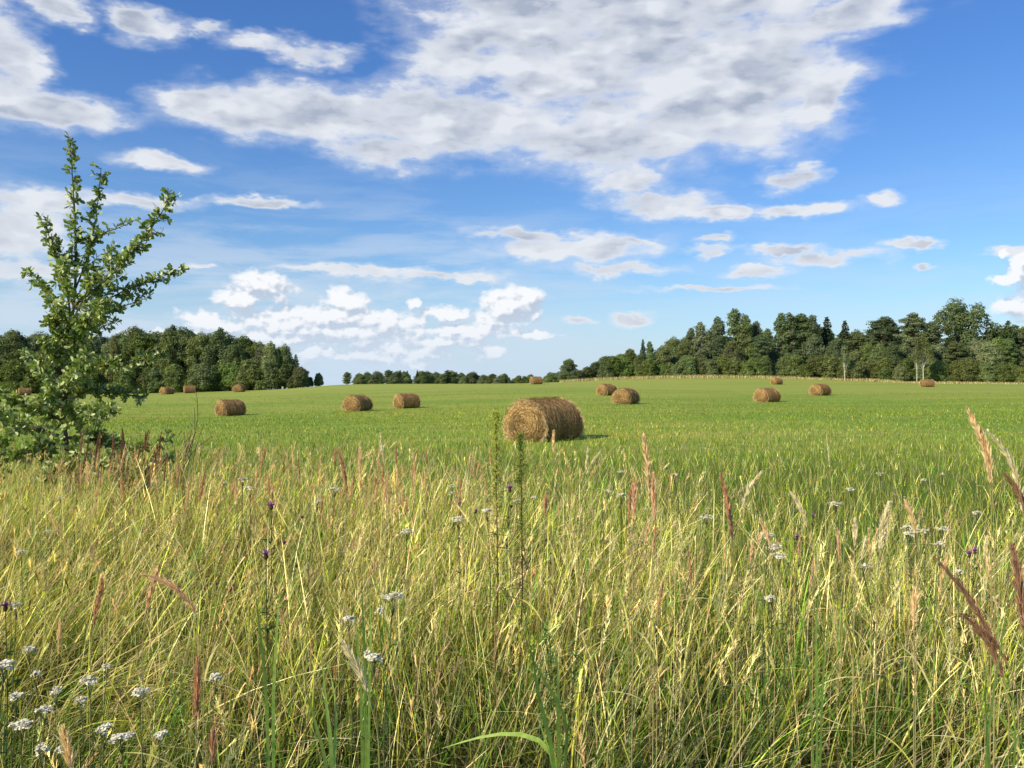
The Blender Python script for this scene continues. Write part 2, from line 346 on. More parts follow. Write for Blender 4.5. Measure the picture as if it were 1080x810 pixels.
# ------------------------------------------------------------------ round hay bales
BH, BW, BL = 1.2, 1.55, 1.58
def bale_xs(ang, s=1.):
    """sagging round cross-section, z from 0"""
    x = np.cos(ang)*BW/2; z = np.sin(ang)*BH*.54*(1+.03*np.cos(ang*3))
    z = np.where(z < 0, -np.abs(np.abs(z)**.9*.93), z); z = np.maximum(z, -BH*.46)
    x = x*(1-.15*np.sin(ang))
    return x*s, z*s + BH*.46
def add_fib(mb, c, d0, cv, L, w, side, col): ribbons(mb, c, d0, cv, L, w, side, 3, col, prof=[.6, 1, 1, .5])
def bale_parts(seed, dens):
    r = np.random.default_rng(seed); lump = r.uniform(0, 6.28, 8); wonk = r.uniform(.008, .03)
    def bulge(a, y): return 1+wonk*np.sin(3*a+lump[0])+wonk*np.sin(2*a+lump[5]+y*1.3)+.014*np.sin(5*a+lump[1]+y*2)+.012*np.sin(y*9+lump[2])+.008*np.sin(17*a+y*11+lump[3])
    body = MB(); na, ny = 72, 18
    ang = np.arange(na)*2*math.pi/na; ys = np.linspace(-BL/2, BL/2, ny)
    A_, Y_ = np.meshgrid(ang, ys, indexing='ij'); s = bulge(A_, Y_)*(1-.085*np.abs(Y_/(BL/2))**5)*(1+.025*np.sin(Y_*2.1+lump[4]))
    x, z = bale_xs(A_); z = (z-BH*.46)*s+BH*.46; x = x*s
    V = np.stack([x, Y_, np.maximum(z, -.02)], -1).reshape(-1, 3) + r.normal(0, .006, (na*ny, 3))
    i, j = np.meshgrid(np.arange(na), np.arange(ny-1), indexing='ij'); i2 = (i+1) % na
    body.add(V, np.stack([i*ny+j, i2*ny+j, i2*ny+j+1, i*ny+j+1], -1).reshape(-1, 4), (.25, .145, .055))  # side hay and straw coloured darker than the ends, shade painted in
    # straw lying round the curved side
    N = int(2600*dens); a = r.uniform(0, 2*math.pi, N); y = r.uniform(-BL/2, BL/2, N)
    x, z = bale_xs(a); x2, z2 = bale_xs(a+.02)
    nrm = np.stack([np.cos(a), np.zeros(N), np.sin(a)], 1); tan = norm(np.stack([x2-x, np.zeros(N), z2-z], 1)); sg = r.choice([-1, 1], N)[:, None]
    P_ = np.stack([x*bulge(a, y), y, (z-BH*.46)*bulge(a, y)+BH*.46], 1)+nrm*r.uniform(.0, .035, N)[:, None]
    L = r.uniform(.12, .42, N); d = norm(tan*sg+np.stack([0*a, r.normal(0, .22, N), 0*a], 1)+nrm*r.normal(.02, .07, N)[:, None])
    cv = -nrm*(L/BW*.75)[:, None]
    k = r.uniform(0, 1, N)[:, None]; col = (np.array([.26, .15, .06])*(1-k)+np.array([.84, .58, .27])*k)*r.uniform(.5, 1.15, N)[:, None]
    add_fib(body, P_, d, cv, L, r.uniform(.004, .010, N)*(1.6 if dens < 2 else 1), norm(np.cross(d, nrm)+r.normal(0, .3, (N, 3))), col)
    # ragged fringe along both rims and at the foot
    N = int(900*dens); a = r.uniform(0, 2*math.pi, N); e = r.choice([-1, 1], N); x, z = bale_xs(a)
    P_ = np.stack([x, e*BL/2*.98, z], 1); d = norm(np.stack([np.cos(a)*.25+r.normal(0, .35, N), e*r.uniform(0, .8, N), np.sin(a)*.25-.2+r.normal(0, .35, N)], 1))
    add_fib(body, P_, d, np.tile([0, 0, -.35], (N, 1)), r.uniform(.05, .17, N), .007, rdir(r, N), np.array([1.0, .78, .42])*r.uniform(.6, 1.2, N)[:, None])
    ends = []
    for e in (-1, 1):
        m_ = MB(); nr_ = 14; rr = np.linspace(0.02, 1, nr_); A2, RR = np.meshgrid(ang, rr, indexing='ij')
        x, z = bale_xs(A2); s = RR*bulge(A2, np.full_like(A2, e*BL/2))*.925; x = x*s; z = (z-BH*.46)*s+BH*.46
        dep = e*(BL/2 + .075*(1-RR**3)+ .012*np.sin(RR*42+A2)); V = np.stack([x, dep, np.maximum(z, -.02)], -1).reshape(-1, 3)+r.normal(0, .006, (na*nr_, 3))
        i, j = np.meshgrid(np.arange(na), np.arange(nr_-1), indexing='ij'); i2 = (i+1) % na
        f = np.stack([i*nr_+j, i2*nr_+j, i2*nr_+j+1, i*nr_+j+1], -1).reshape(-1, 4)
        m_.add(V, f, (.34, .19, .07))  # end hay and straw coloured brighter than the side, sunlit tone painted in
        # concentric straw laid in a spiral
        N = int(1900*dens); a = r.uniform(0, 2*math.pi, N); q = np.sqrt(r.uniform(.004, 1, N)); q = (np.floor(q*13)+r.normal(.5, .2, N))/13; q = np.clip(q, .03, .985)*.945
        x, z = bale_xs(a); x2, z2 = bale_xs(a+.03)
        P_ = np.stack([x*q, e*(BL/2+.075*(1-q**3)+r.uniform(0, .035, N)), (z-BH*.46)*q+BH*.46], 1)
        tan = norm(np.stack([x2-x, 0*a, z2-z], 1))*r.choice([-1, 1], N)[:, None]; rin = -norm(np.stack([x, 0*a, z-BH*.46], 1))
        L = r.uniform(.08, .30, N)*(.35+.65*q); d = norm(tan+r.normal(0, .24, (N, 3))); cv = rin*(L/(2*.68*q+.05))[:, None]
        k = r.uniform(0, 1, N)[:, None]; ring = (.70+.50*np.sin(q*13*2*math.pi+a))[:, None]
        col = (np.array([.56, .33, .11])*(1-k)+np.array([.98, .74, .36])*k)*r.uniform(.6, 1.15, N)[:, None]*np.clip(ring, .25, 1.15)
        side = norm(rin+r.normal(0, .35, (N, 3)))
        add_fib(m_, P_, d, cv, L, r.uniform(.004, .009, N)*(1.6 if dens < 2 else 1), side, col)
        ends.append(m_)
    return body.mesh('bale_side'), ends[0].mesh('bale_end_a'), ends[1].mesh('bale_end_b')
bale_near = bale_parts(3, 4.); bale_far = [bale_parts(10+k, .9) for k in range(4)]
for t_ in [bale_near]+bale_far:
    t_[0].materials.append(M['hay']); t_[1].materials.append(M['hay']); t_[2].materials.append(M['hay'])
# column, distance, turn (deg, 0 = end faces the camera), size, label
BALES = [(573.5,24.9,-42,1.0,'large round hay bale nearest the camera, rings of straw on its lit end'),
 (243,62,-60,.98,'round hay bale left of the two mid-field bales, beyond the bare twigs'),
 (377,62,-36,.97,'round hay bale with wide bright end, left of a close pair in mid field'),
 (429,68,-58,.98,'round hay bale with narrow lit end, right of a close pair in mid field'),
 (660,65,-27,1.0,'round hay bale with bright end, front one of an overlapping pair'),
 (640,86,-42,.95,'darker hay bale half hidden behind another bale right of centre'),
 (809,72,-40,.98,'round hay bale alone in the field below the tall aspens'),
 (865,87,-34,.98,'round hay bale near the right wood, left of the two birch stems'),
 (978,128,-62,.95,'low hay bale at the right wood edge just beside the birch stems'),
 (819,134,-42,.85,'tiny dark hay bale against the strip of dry grass'),
 (176,131,-50,.95,'far hay bale by the left wood, left one of a close pair'),
 (200,136,-82,.98,'far hay bale by the left wood, long side lit, right one of a pair'),
 (252,132,-20,.98,'far hay bale by the right end of the left wood'),
 (26,136,-84,.98,'far hay bale at the left edge of the field behind the oak'),
 (565.5,128,-70,.95,'tiny hay bale alone on the crest of the field against the sky')]
for k, (px, Y0, yaw, sc, lab) in enumerate(BALES):
    p = at(px, Y0); p.z -= .03
    r0 = math.atan2(p.x, p.y)
    e = empty('hay_bale', p, rad(yaw)-r0, sc); tag(e, lab, 'hay bale', 'round hay bales scattered over the meadow')
    t_ = bale_near if k == 0 else bale_far[k % 4]
    link('straw_side', t_[0], None, e); link('end_face', t_[1], None, e); link('end_face', t_[2], None, e)
# ------------------------------------------------------------------ woodland trees (prototypes 10 units tall, copied with their parts)
def clumps(mb, C, Nn, size, r, aspect=.7, jit=.5):
    """ragged leaf clumps: two joined triangles each, facing roughly along Nn"""
    N = len(C); n = norm(Nn+r.normal(0, jit, (N, 3))); a = norm(np.cross(n, rdir(r, N))); bb = np.cross(n, a)
    s = (size*r.uniform(.55, 1.35, N))[:, None]
    p = [C+a*s*.62+bb*s*r.normal(0, .12, (N, 1)), C+bb*s*aspect*.5*r.uniform(.5, 1.3, (N, 1))+a*s*r.normal(0, .2, (N, 1))+n*s*.12,
         C-a*s*.55, C-bb*s*aspect*.5*r.uniform(.5, 1.3, (N, 1))+a*s*r.normal(0, .2, (N, 1))+n*s*.12]
    v = np.stack(p, 1); f = np.arange(N)[:, None]*4+np.array([0, 1, 2, 3])
    c = np.ones((N, 1, 3))*r.uniform(.8, 1.2, (N, 1, 1)); mb.add(v.reshape(-1, 3), f, np.repeat(c, 4, 1).reshape(-1, 3))
def lobed_crown(r, lobes, per, size, fill=90):
    mb = MB()
    for (c, rr) in lobes:
        c = np.array(c); rr = np.array(rr if hasattr(rr, '__len__') else (rr, rr, rr*.85)); n = int(per*(rr.mean()**2)/.8)
        d = rdir(r, n, -.75, 1); sh = r.uniform(.55, 1.05, n)[:, None]**.6
        wob = 1+.16*np.sin(d[:, :1]*6+c[0]*9)+.14*np.sin(d[:, 2:]*8+c[1]*7)+.12*np.sin(d[:, 1:2]*7+c[2]*5)
        clumps(mb, c+d*rr*sh*wob, d+np.array([0, 0, .25]), size, r)
        if fill:
            n = int(fill*rr.mean()**2); p = c+rdir(r, n)*rr*(r.uniform(0, 1, n)**.4)[:, None]*1.25; clumps(mb, p, rdir(r, n)+np.array([-.2, -.3, .4]), size*.8, r, .7, .8)
    return mb
def limb_mesh(r, h, r0, lobes, k=7, lean=.0, mi=0):
    mb = MB(); top = np.array([lean, 0, h]); P_ = smooth_path([(0, 0, -.3), (r.normal(0, .05), r.normal(0, .05), h*.3), (lean*.5+r.normal(0, .1), r.normal(0, .1), h*.65), top], 10)
    tube(mb, P_, np.linspace(r0, r0*.2, 10), k)
    for (c, rr) in lobes:
        c = np.array(c); z = min(max(c[2]*.75-.6, h*.1), h*.9); i_ = int(z/h*9); s = P_[i_]
        tube(mb, smooth_path([s, (s+c)/2+np.array([0, 0, .1]), c], 5), np.linspace(r0*.42, r0*.1, 5), 4)
    return mb
PROTO = {}
def reg(kind, crown, trunk, cm, tm):
    c = crown.mesh(kind+'_crown', False); c.materials.append(M[cm]); t = trunk.mesh(kind+'_trunk'); t.materials.append(M[tm]); PROTO.setdefault(kind, []).append((t, c))
def rl(r, n, zr, rad_f, rr):
    o = []
    for q in range(n):
        z = zr[0]+(zr[1]-zr[0])*((q+r.uniform(0, 1))/n); R0 = rad_f((z-zr[0])/(zr[1]-zr[0]))
        a = q*2.4+r.uniform(-.5, .5); d = R0*r.uniform(.45, 1.0); o.append(((d*math.cos(a), d*math.sin(a), z), r.uniform(*rr)))
    return o
for s_ in range(4):      # broadleaved, leafy to the ground
    r = np.random.default_rng(50+s_)
    lo = rl(r, 24, (1.2, 8.3), lambda t: 2.4*(math.sin(math.pi*min(1, .18+t*.8))**.7), (.85, 1.45)) + [((r.normal(0, .4), r.normal(0, .4), 8.8), 1.1), ((r.normal(0, .9), 0, 8.3), 1.0)]
    reg('broad', lobed_crown(r, lo, 430, .27), limb_mesh(r, 8, .22, lo), 'leaf_grey' if s_ % 2 else 'leaf_broad', 'dark_bark')
for s_ in range(3):      # tall narrow aspen, ragged top
    r = np.random.default_rng(70+s_)
    lo = rl(r, 30, (1.8, 9.2), lambda t: 1.25*(1-t)**.5+.1, (.34, .66)) + [((r.normal(0, .1), 0, 9.5), .42)]
    reg('aspen', lobed_crown(r, lo, 560, .22), limb_mesh(r, 9.3, .15, lo), 'leaf_grey', 'dark_bark')
for s_ in range(2):      # low rounded bush
    r = np.random.default_rng(80+s_)
    lo = rl(r, 16, (1.5, 8), lambda t: 4.2*(1-t*.65), (1.6, 2.6))
    reg('bush', lobed_crown(r, lo, 130, .6), limb_mesh(r, 6, .25, lo), 'leaf_broad', 'dark_bark')
for s_ in range(3):      # spruce
    r = np.random.default_rng(90+s_); mb = MB(); tb = MB(); tube(tb, [(0, 0, -.3), (0, 0, 5), (0, 0, 9.9)], [.16, .09, .02], 6)
    z = .8
    while z < 9.75:
        R0 = (2.0+.3*s_)*((10-z)/10)**.85*r.uniform(.8, 1.1)+.08; nb = 7 if z < 8 else 5; a0 = r.uniform(0, 6)
        for q in range(nb):
            a = a0+q*2*math.pi/nb+r.normal(0, .15); Rb = R0*r.uniform(.7, 1.15); n = max(4, int(Rb*34))
            t = np.sqrt(r.uniform(.02, 1, n)); d = np.array([math.cos(a), math.sin(a), 0]); sd = np.array([-math.sin(a), math.cos(a), 0])
            C = np.array([0, 0, z])+d*(t*Rb)[:, None]+sd*(r.normal(0, .16, n)*Rb*(1.1-t)*1.1)[:, None]; C[:, 2] += -.22*Rb*t+.18*Rb*t**3+r.normal(0, .05, n)
            clumps(mb, C, np.tile([0, 0, 1.], (n, 1))+d*.5, .30, r, .6, .45)
            if q % 2 == 0: tube(tb, [(0, 0, z), (d[0]*Rb*.7, d[1]*Rb*.7, z-.12*Rb)], [.03, .01], 4)
        z += .24+.08*(10-z)/10
    reg('spruce', mb, tb, 'needle_spruce', 'dark_bark')
for s_ in range(3):      # Scots pine: bare reddish stem, flat open crown
    r = np.random.default_rng(110+s_)
    lo = [(c, (q*1.2, q*1.2, q*.48)) for (c, q) in rl(r, 22, (3.6, 9.3), lambda t: (1.9-.15*s_)*(1-t*.62)*(.45+t if t < .45 else 1), (.6, 1.0))] + [((0, 0, 9.5), (.6, .6, .35))]
    reg('pine', lobed_crown(r, lo, 820, .20), limb_mesh(r, 9.4, .17, lo, lean=r.normal(0, .2)), 'needle_pine', 'pine_bark')
for s_ in range(2):      # birch: white stem, light crown
    r = np.random.default_rng(130+s_)
    lo = rl(r, 18, (4.6, 9.3), lambda t: 1.25*(1-t)**.5+.1, (.4, .7))
    reg('birch', lobed_crown(r, lo, 200, .26), limb_mesh(r, 9.2, .12, lo, lean=r.normal(0, .4)), 'leaf_broad', 'birch_bark')
r = np.random.default_rng(150)   # sprawling old aspen, thin crown
lo = rl(r, 30, (3.5, 9), lambda t: 3.6*math.sin(math.pi*(.25+.6*t))**.8, (.6, 1.15))
reg('sparse', lobed_crown(r, lo, 300, .25), limb_mesh(r, 9, .22, lo), 'leaf_grey', 'dark_bark')
TR = random.Random(7); NAMES = {'broad': ('leafy_tree', 'tree'), 'aspen': ('aspen_tree', 'aspen'), 'bush': ('bush', 'bush'), 'spruce': ('spruce_tree', 'spruce'), 'pine': ('pine_tree', 'pine'), 'birch': ('birch_tree', 'birch'), 'sparse': ('old_aspen', 'aspen')}
def tree(kind, px, Y0, top, label, group, wide=1., var=None, mat=None):
    p = at(px, Y0); hgt = (ZC-(top-HY)/F*Y0)-p.z; s = max(hgt, 1.)/10.
    pr = PROTO[kind]; t_, c_ = pr[(TR.randrange(len(pr)) if var is None else var) % len(pr)]
    nm, cat = NAMES[kind]; e = empty(nm, p, TR.uniform(0, 6.28), (s*wide*TR.uniform(.9, 1.1), s*wide*TR.uniform(.9, 1.1), s))
    tag(e, label, cat, group); link('trunk', t_, None, e); c = link('crown', c_, None, e)
    if mat: c.material_slots[0].link = 'OBJECT'; c.material_slots[0].material = M[mat]
    return e
def prof(tab, x): return float(np.interp(x, [q[0] for q in tab], [q[1] for q in tab]))
LP = [(-120, 352), (0, 348), (40, 346), (90, 352), (130, 346), (170, 343), (205, 344), (235, 347), (262, 354), (285, 360), (305, 366), (316, 376)]
GL = 'broadleaved trees of the left wood'
for q in range(27):          # front row
    px = -110+q*16.2+TR.uniform(-4, 4); x_end = 306
    if px > x_end: break
    tree('broad', px, 152+TR.uniform(0, 6), prof(LP, px)+TR.uniform(1, 12), 'leafy tree in the front row of the left wood', 'front row of the left wood', 1.0)
for q in range(24):
    px = -115+q*18.5+TR.uniform(-5, 5)
    if px > 296: break
    tree('broad' if TR.random() < .75 else 'aspen', px, 166+TR.uniform(0, 10), prof(LP, px)+TR.uniform(-3, 6), 'tree top rising behind the front row of the left wood', 'back rows of the left wood', 1.0)
for q in range(18):
    px = -115+q*25+TR.uniform(-6, 6)
    if px > 285: break
    tree('broad', px, 185+TR.uniform(0, 10), prof(LP, px)+TR.uniform(0, 8), 'tree top rising behind the front row of the left wood', 'back rows of the left wood', 1.1)
for q in range(30):
    px = -110+q*14.6+TR.uniform(-5, 5)
    if px > 318: break
    tree('bush', px, 148+TR.uniform(0, 3), 386+TR.uniform(-9, 9), 'low bush at the foot of the left wood', 'bushes along the left wood', 1.)
tree('broad', 300, 150, 362, 'rounded tree one before last at the right end of the left wood', None, .8)
tree('broad', 286, 149, 359, 'tall rounded tree near the right end of the left wood', None, .8)
tree('spruce', 312, 150, 373, 'pointed tree closing the right end of the left wood', None, 1.3, mat='needle_pine')
tree('broad', 122, 150, 357, 'yellowing tree in the left wood just right of the oak', None, .55, mat='leaf_yellow')
tree('bush', 327, 152, 397, 'left of two small trees past the right end of the left wood', None, .8)
tree('bush', 336, 153, 393, 'right of two small trees past the right end of the left wood', None, .7)
# beyond the crest
FARP = [(350, 397), (366, 393), (380, 392), (430, 391), (480, 392), (520, 394), (560, 396), (590, 393)]
tree('pine', 366, 330, 392, 'small lone tree at the left end of the distant tree line', None, 1.4)
for q in range(52):
    px = 378+q*4.3+TR.uniform(-2, 2); 
    k = TR.choice(['broad', 'broad', 'pine', 'spruce'])
    tree(k, px, 330+TR.uniform(-15, 40), prof(FARP, px)+TR.uniform(-2, 4), 'distant tree showing above the crest of the field', 'distant trees beyond the crest', 1.35 if k != 'spruce' else 1.0)
# right wood
G1 = 'conifers and aspens standing behind in the right wood'; G2 = 'leafy trees along the front of the right wood'
tree('broad', 600, 178, 378, 'small pointed tree at the left tip of the right wood', None, 1.5)
for (px, top, w) in [(592, 393, 1.6), (611, 390, 1.5), (619, 386, 1.4), (627, 381, 1.3), (636, 379, 1.3), (646, 376, 1.3), (655, 373, 1.3), (664, 367, 1.1), (676, 372, 1.), (686, 371, 1), (699, 364, 1.1), (712, 366, 1)]:
    tree('broad', px, 180+TR.uniform(0, 5), top, 'low leafy tree on the rising left end of the right wood', 'low trees at the left end of the right wood', w)
tree('spruce', 678, 188, 357, 'thin bluish spruce rising above the low trees left of the aspens', None, .8)
RP = [(700, 362), (730, 356), (770, 352), (800, 352), (830, 352), (870, 350), (900, 356), (940, 354), (1000, 354), (1040, 352), (1080, 352), (1200, 350)]
for q in range(40):
    px = 706+q*12.4+TR.uniform(-4, 4); k = 'broad' if TR.random() < .8 else 'pine'
    tree(k, px, (184 if px < 900 else 172)-max(0, px-900)*.06+TR.uniform(0, 5), prof(RP, px)+TR.uniform(0, 20), 'leafy tree in the front row of the right wood' if k == 'broad' else 'pine in the front row of the right wood', 'front row of the right wood' if k == 'broad' else 'front row pines of the right wood', 1.05)
for q in range(34):
    px = 690+q*15+TR.uniform(-5, 5); k = TR.choice(['broad', 'pine', 'aspen', 'broad'])
    tree(k, px, 197+TR.uniform(0, 12), prof(RP, px)-4+TR.uniform(-7, 8), 'tree filling the depth of the right wood', 'inner trees of the right wood', 1.1)
for q in range(48):
    px = 640+q*11+TR.uniform(-4, 4)
    base = 378 if px < 900 else 381
    tree('bush', px, (179 if px < 900 else 168)-max(0, px-900)*.08+TR.uniform(0, 3), base+TR.uniform(-5, 6), 'low bush at the foot of the right wood', 'bushes along the right wood', 1.)
for q in range(40):
    px = 640+q*14+TR.uniform(-4, 4)
    tree('bush', px, 192 if px < 900 else 181, 374+TR.uniform(-6, 8), 'bush inside the right wood behind its front row', 'bushes deep inside the right wood', 1.2)
SK = [('aspen', 729, 345, 'slim aspen leading the tall group on its left side'), ('aspen', 738, 339, 'second tall aspen of the group right of centre'), ('aspen', 757, 333, 'tall pale leaved aspen left of the tallest one'),
 ('aspen', 775, 325, 'tallest aspen of the group right of centre'), ('aspen', 786, 331, 'aspen close on the right of the tallest one'), ('aspen', 797, 338, 'last and lowest aspen of the tall group'),
 ('aspen', 809, 346, 'short aspen in the dip right of the aspens'), ('aspen', 824, 329, 'dense tall tree left of the row of pines'), ('aspen', 834, 329, 'pale tall tree beside the dense one'), ('pine', 845, 330, 'first dark pine of the row'),
 ('aspen', 857, 331, 'thin aspen between two dark pines'), ('spruce', 872, 333, 'broad dark spruce in the row of conifers'), ('spruce', 891, 337, 'narrow pointed spruce left of the wide pine'), ('pine', 903, 351, 'low pine in the gap left of the wide pine'),
 ('pine', 933, 333, 'wide rounded pine with a reddish bare stem'), ('pine', 963, 329, 'tall pine left of the big spreading aspen'), ('pine', 982, 339, 'small pine close to the big spreading aspen'),
 ('spruce', 1051, 345, 'small spruce right of the big spreading aspen'), ('spruce', 1063, 337, 'pointed spruce near the right edge'), ('pine', 1079, 346, 'pine cut by the right edge of the picture'), ('pine', 1100, 340, 'pine just past the right edge'), ('spruce', 1122, 338, 'spruce past the right edge')]
for (k, px, top, lab) in SK:
    w = {'aspen': 1.15, 'spruce': 1.15, 'pine': 1.15}[k]
    if px == 933: tree(k, px, 181, top, lab, None, 1.35, 0)
    else: tree(k, px, 188+TR.uniform(0, 5), top, lab, None, w)
tree('sparse', 1014, 190, 314, 'big spreading thin leaved aspen, the tallest tree on the right', None, 1.0)
tree('birch', 891, 166, 362, 'birch with a pale stem in front of the dark spruces', None, .9)
tree('birch', 967, 157, 356, 'left of the twin white stemmed birches at the wood edge', None, .9)
tree('birch', 974, 157, 350, 'right of the twin white stemmed birches at the wood edge', None, 1.0)
# ------------------------------------------------------------------ young oak on the verge
def leaf_mesh_pts(r, n):
    """lobed oak leaf outline (unit length), folded along the midrib: returns (verts, faces)"""
    xs = [0, .10, .20, .30, .40, .52, .62, .74, .84, .94, 1.0]; ws = [.015, .07, .15, .12, .24, .17, .29, .20, .22, .10, .0]
    return np.array(xs), np.array(ws)
LX, LW = leaf_mesh_pts(None, 0)
def leaves(mb, P_, D, Nn, size, r, col, fold=.25):
    """P base, D along leaf, Nn face normal"""
    N = len(P_); D = norm(D); s = norm(np.cross(D, Nn)); n = np.cross(s, D); K = len(LX)
    L = size[:, None]; droop = r.uniform(-.05, .35, N)[:, None]
    ctr = P_[:, None, :]+(L*LX)[:, :, None]*D[:, None, :]-(L*droop*LX**2)[:, :, None]*n[:, None, :]
    off = (L*LW)[:, :, None]; wob = 1+r.normal(0, .12, (N, K, 1)); up_ = off*fold*n[:, None, :]
    v = np.stack([ctr-off*wob*s[:, None, :]+up_, ctr, ctr+off*wob*s[:, None, :]+up_], 2)
    idx = np.arange(N)[:, None]*K*3+np.arange(K-1)[None, :]*3
    f1 = np.stack([idx, idx+1, idx+4, idx+3], -1).reshape(-1, 4); f2 = np.stack([idx+1, idx+2, idx+5, idx+4], -1).reshape(-1, 4)
    mb.add(v.reshape(-1, 3), np.concatenate([f1, f2]), np.repeat(col, K*3, 0))
def branch_leaves(mb, tb, r, path, n_twig, tw, per, size, sun_side=True, t0=.12, tint=(1, 1, 1)):
    """short leafy twigs along a branch"""
    P_ = np.asarray(path); nP = len(P_)
    for q in range(n_twig):
        t = t0+(1-t0)*(q+r.uniform(0, 1))/n_twig; f = t*(nP-1); i_ = min(int(f), nP-2); c = P_[i_]*(1-(f-i_))+P_[i_+1]*(f-i_)
        ax = norm(P_[i_+1]-P_[i_]); sc = 1-.72*t
        d = norm(ax*.8+rdir(r, 1)[0]*.95+np.array([0, 0, .10])); Lt = tw*sc*r.uniform(.6, 1.3)+.03
        e = c+d*Lt; m_ = (c+e)/2+np.array([0, 0, -.02]); tube(tb, [c, m_, e], [.004, .003, .0015], 4, (1, 1, 1))
        n = max(3, int(per*(.55+.45*sc)*r.uniform(.7, 1.3))); tt = r.uniform(.25, 1, n)[:, None]
        B = c*(1-tt)+e*tt; D = norm(d*.5+rdir(r, n)*.9); Nn = norm(rdir(r, n)*1.0+np.array([-.35, -.25, .55]))
        flip = r.uniform(0, 1, n) < .5; Nn[flip] = norm(np.array([.8, .25, -.25])+rdir(r, int(flip.sum()))*.7)
        leaves(mb, B, D, Nn, size*r.uniform(.7, 1.25, n)*(.75+.25*sc), r, np.array(tint)*r.uniform(.75, 1.3, (n, 1))*np.array([[1, 1, 1]]))
def P3(lst, Y0, dy=0, j=None):
    """photo columns/rows of a branch on the tree's own distance, with depth run-out dy"""
    n = len(lst); return [np.array(at(px, Y0+dy*k/(max(n-1, 1)), py)) for k, (px, py) in enumerate(lst)]
YO = 9.0
r = np.random.default_rng(21); crown = MB(); tw = MB(); trunk = MB()
base = at(76, YO); e = empty('young_oak', base); tag(e, 'young oak tree with lobed leaves and upright leaders standing at the left of the verge', 'oak tree')
tp = smooth_path([np.array(base)+np.array([0, 0, -.1])]+P3([(74, 500), (66, 440), (68, 385), (77, 335), (81, 285), (80, 235), (77, 190), (74, 150)], YO), 26)
trt = np.linspace(.034, .003, 26); tube(trunk, tp, trt, 8)
BR = [  # rows of (points, depth, leafy twigs, twig length, leaves per twig)
 ([(81, 300), (80, 240), (77, 190), (74, 147)], 0, 26, .10, 9),
 ([(80, 310), (96, 265), (103, 220), (107, 177)], .2, 24, .12, 10),
 ([(80, 325), (122, 288), (150, 255), (168, 232), (181, 206)], -.2, 38, .17, 10),
 ([(110, 262), (128, 240), (147, 230)], .1, 7, .07, 6),
 ([(84, 335), (130, 305), (165, 295), (191, 283)], .4, 26, .15, 10),
 ([(86, 345), (125, 325), (158, 313)], .3, 12, .12, 8),
 ([(79, 320), (62, 280), (54, 255), (47, 234)], -.3, 24, .14, 10),
 ([(76, 345), (52, 315), (42, 300), (28, 286)], .2, 20, .10, 8),
 ([(78, 340), (95, 300), (110, 280), (120, 262)], .8, 24, .18, 11),
 ([(78, 340), (70, 300), (66, 275)], -.8, 22, .18, 11),
 ([(76, 350), (100, 330), (115, 318)], -.9, 22, .18, 11),
 ([(70, 395), (105, 388), (140, 380), (172, 375)], -.3, 24, .09, 10),
 ([(70, 385), (95, 350), (120, 340)], .5, 18, .14, 10),
 ([(66, 425), (100, 405), (122, 415), (150, 418)], .2, 22, .13, 10),
 ([(66, 415), (45, 392), (28, 372)], .2, 16, .12, 9),
 ([(62, 445), (38, 432), (8, 420)], -.2, 22, .15, 10),
 ([(66, 455), (30, 450), (-20, 430)], .4, 28, .18, 10),
 ([(66, 450), (95, 440), (120, 430)], -.6, 24, .16, 11),
 ([(68, 465), (100, 462), (125, 470)], .4, 22, .16, 11),
 ([(68, 470), (45, 475), (15, 480)], -.5, 24, .18, 11),
 ([(70, 480), (85, 478), (100, 492)], -.8, 20, .18, 11),
 ([(70, 430), (72, 405), (80, 390)], -.8, 16, .16, 10),
 ([(68, 440), (62, 420), (50, 405)], .8, 16, .16, 10),
 ([(70, 490), (60, 495), (45, 505)], -.7, 18, .18, 11),
 ([(70, 380), (84, 352), (92, 335)], -.5, 20, .12, 10), ([(76, 350), (62, 340), (52, 338)], -.4, 18, .12, 10), ([(68, 410), (82, 395), (92, 372)], -.6, 20, .13, 10), ([(68, 430), (55, 418), (44, 424)], -.5, 18, .14, 10), ([(72, 375), (66, 345), (62, 325)], -.5, 18, .12, 10), ([(68, 400), (58, 375), (48, 360)], -.3, 16, .11, 9), ([(70, 450), (88, 432), (100, 440)], -.8, 18, .14, 10)]
limbs = MB()
for (pl, dy, nt_, twl, per) in BR:
    pp = P3(pl, YO, dy); d_ = [np.linalg.norm(tp-pp[0], axis=1).argmin()]; s0 = tp[d_[0]]
    path = smooth_path([s0]+pp[1:], 9) if len(pp) > 2 else smooth_path([s0, pp[0]*.5+pp[1]*.5, pp[-1]], 9)
    tube(limbs, path, np.linspace(min(.018, trt[d_[0]]*.7), .003, 9), 6)
    branch_leaves(crown, tw, r, path, int(nt_*1.5), twl*.95, int(per*1.25), .074)
link('trunk', rel(trunk, base).mesh('trunk'), M['oak_bark'], e)
link('branches', rel(limbs, base).mesh('branches'), M['oak_bark'], e); link('twigs', rel(tw, base).mesh('twigs'), M['dry_twig'], e)
link('leaves', rel(crown, base).mesh('leaves', False), M['oak_leaf'], e)
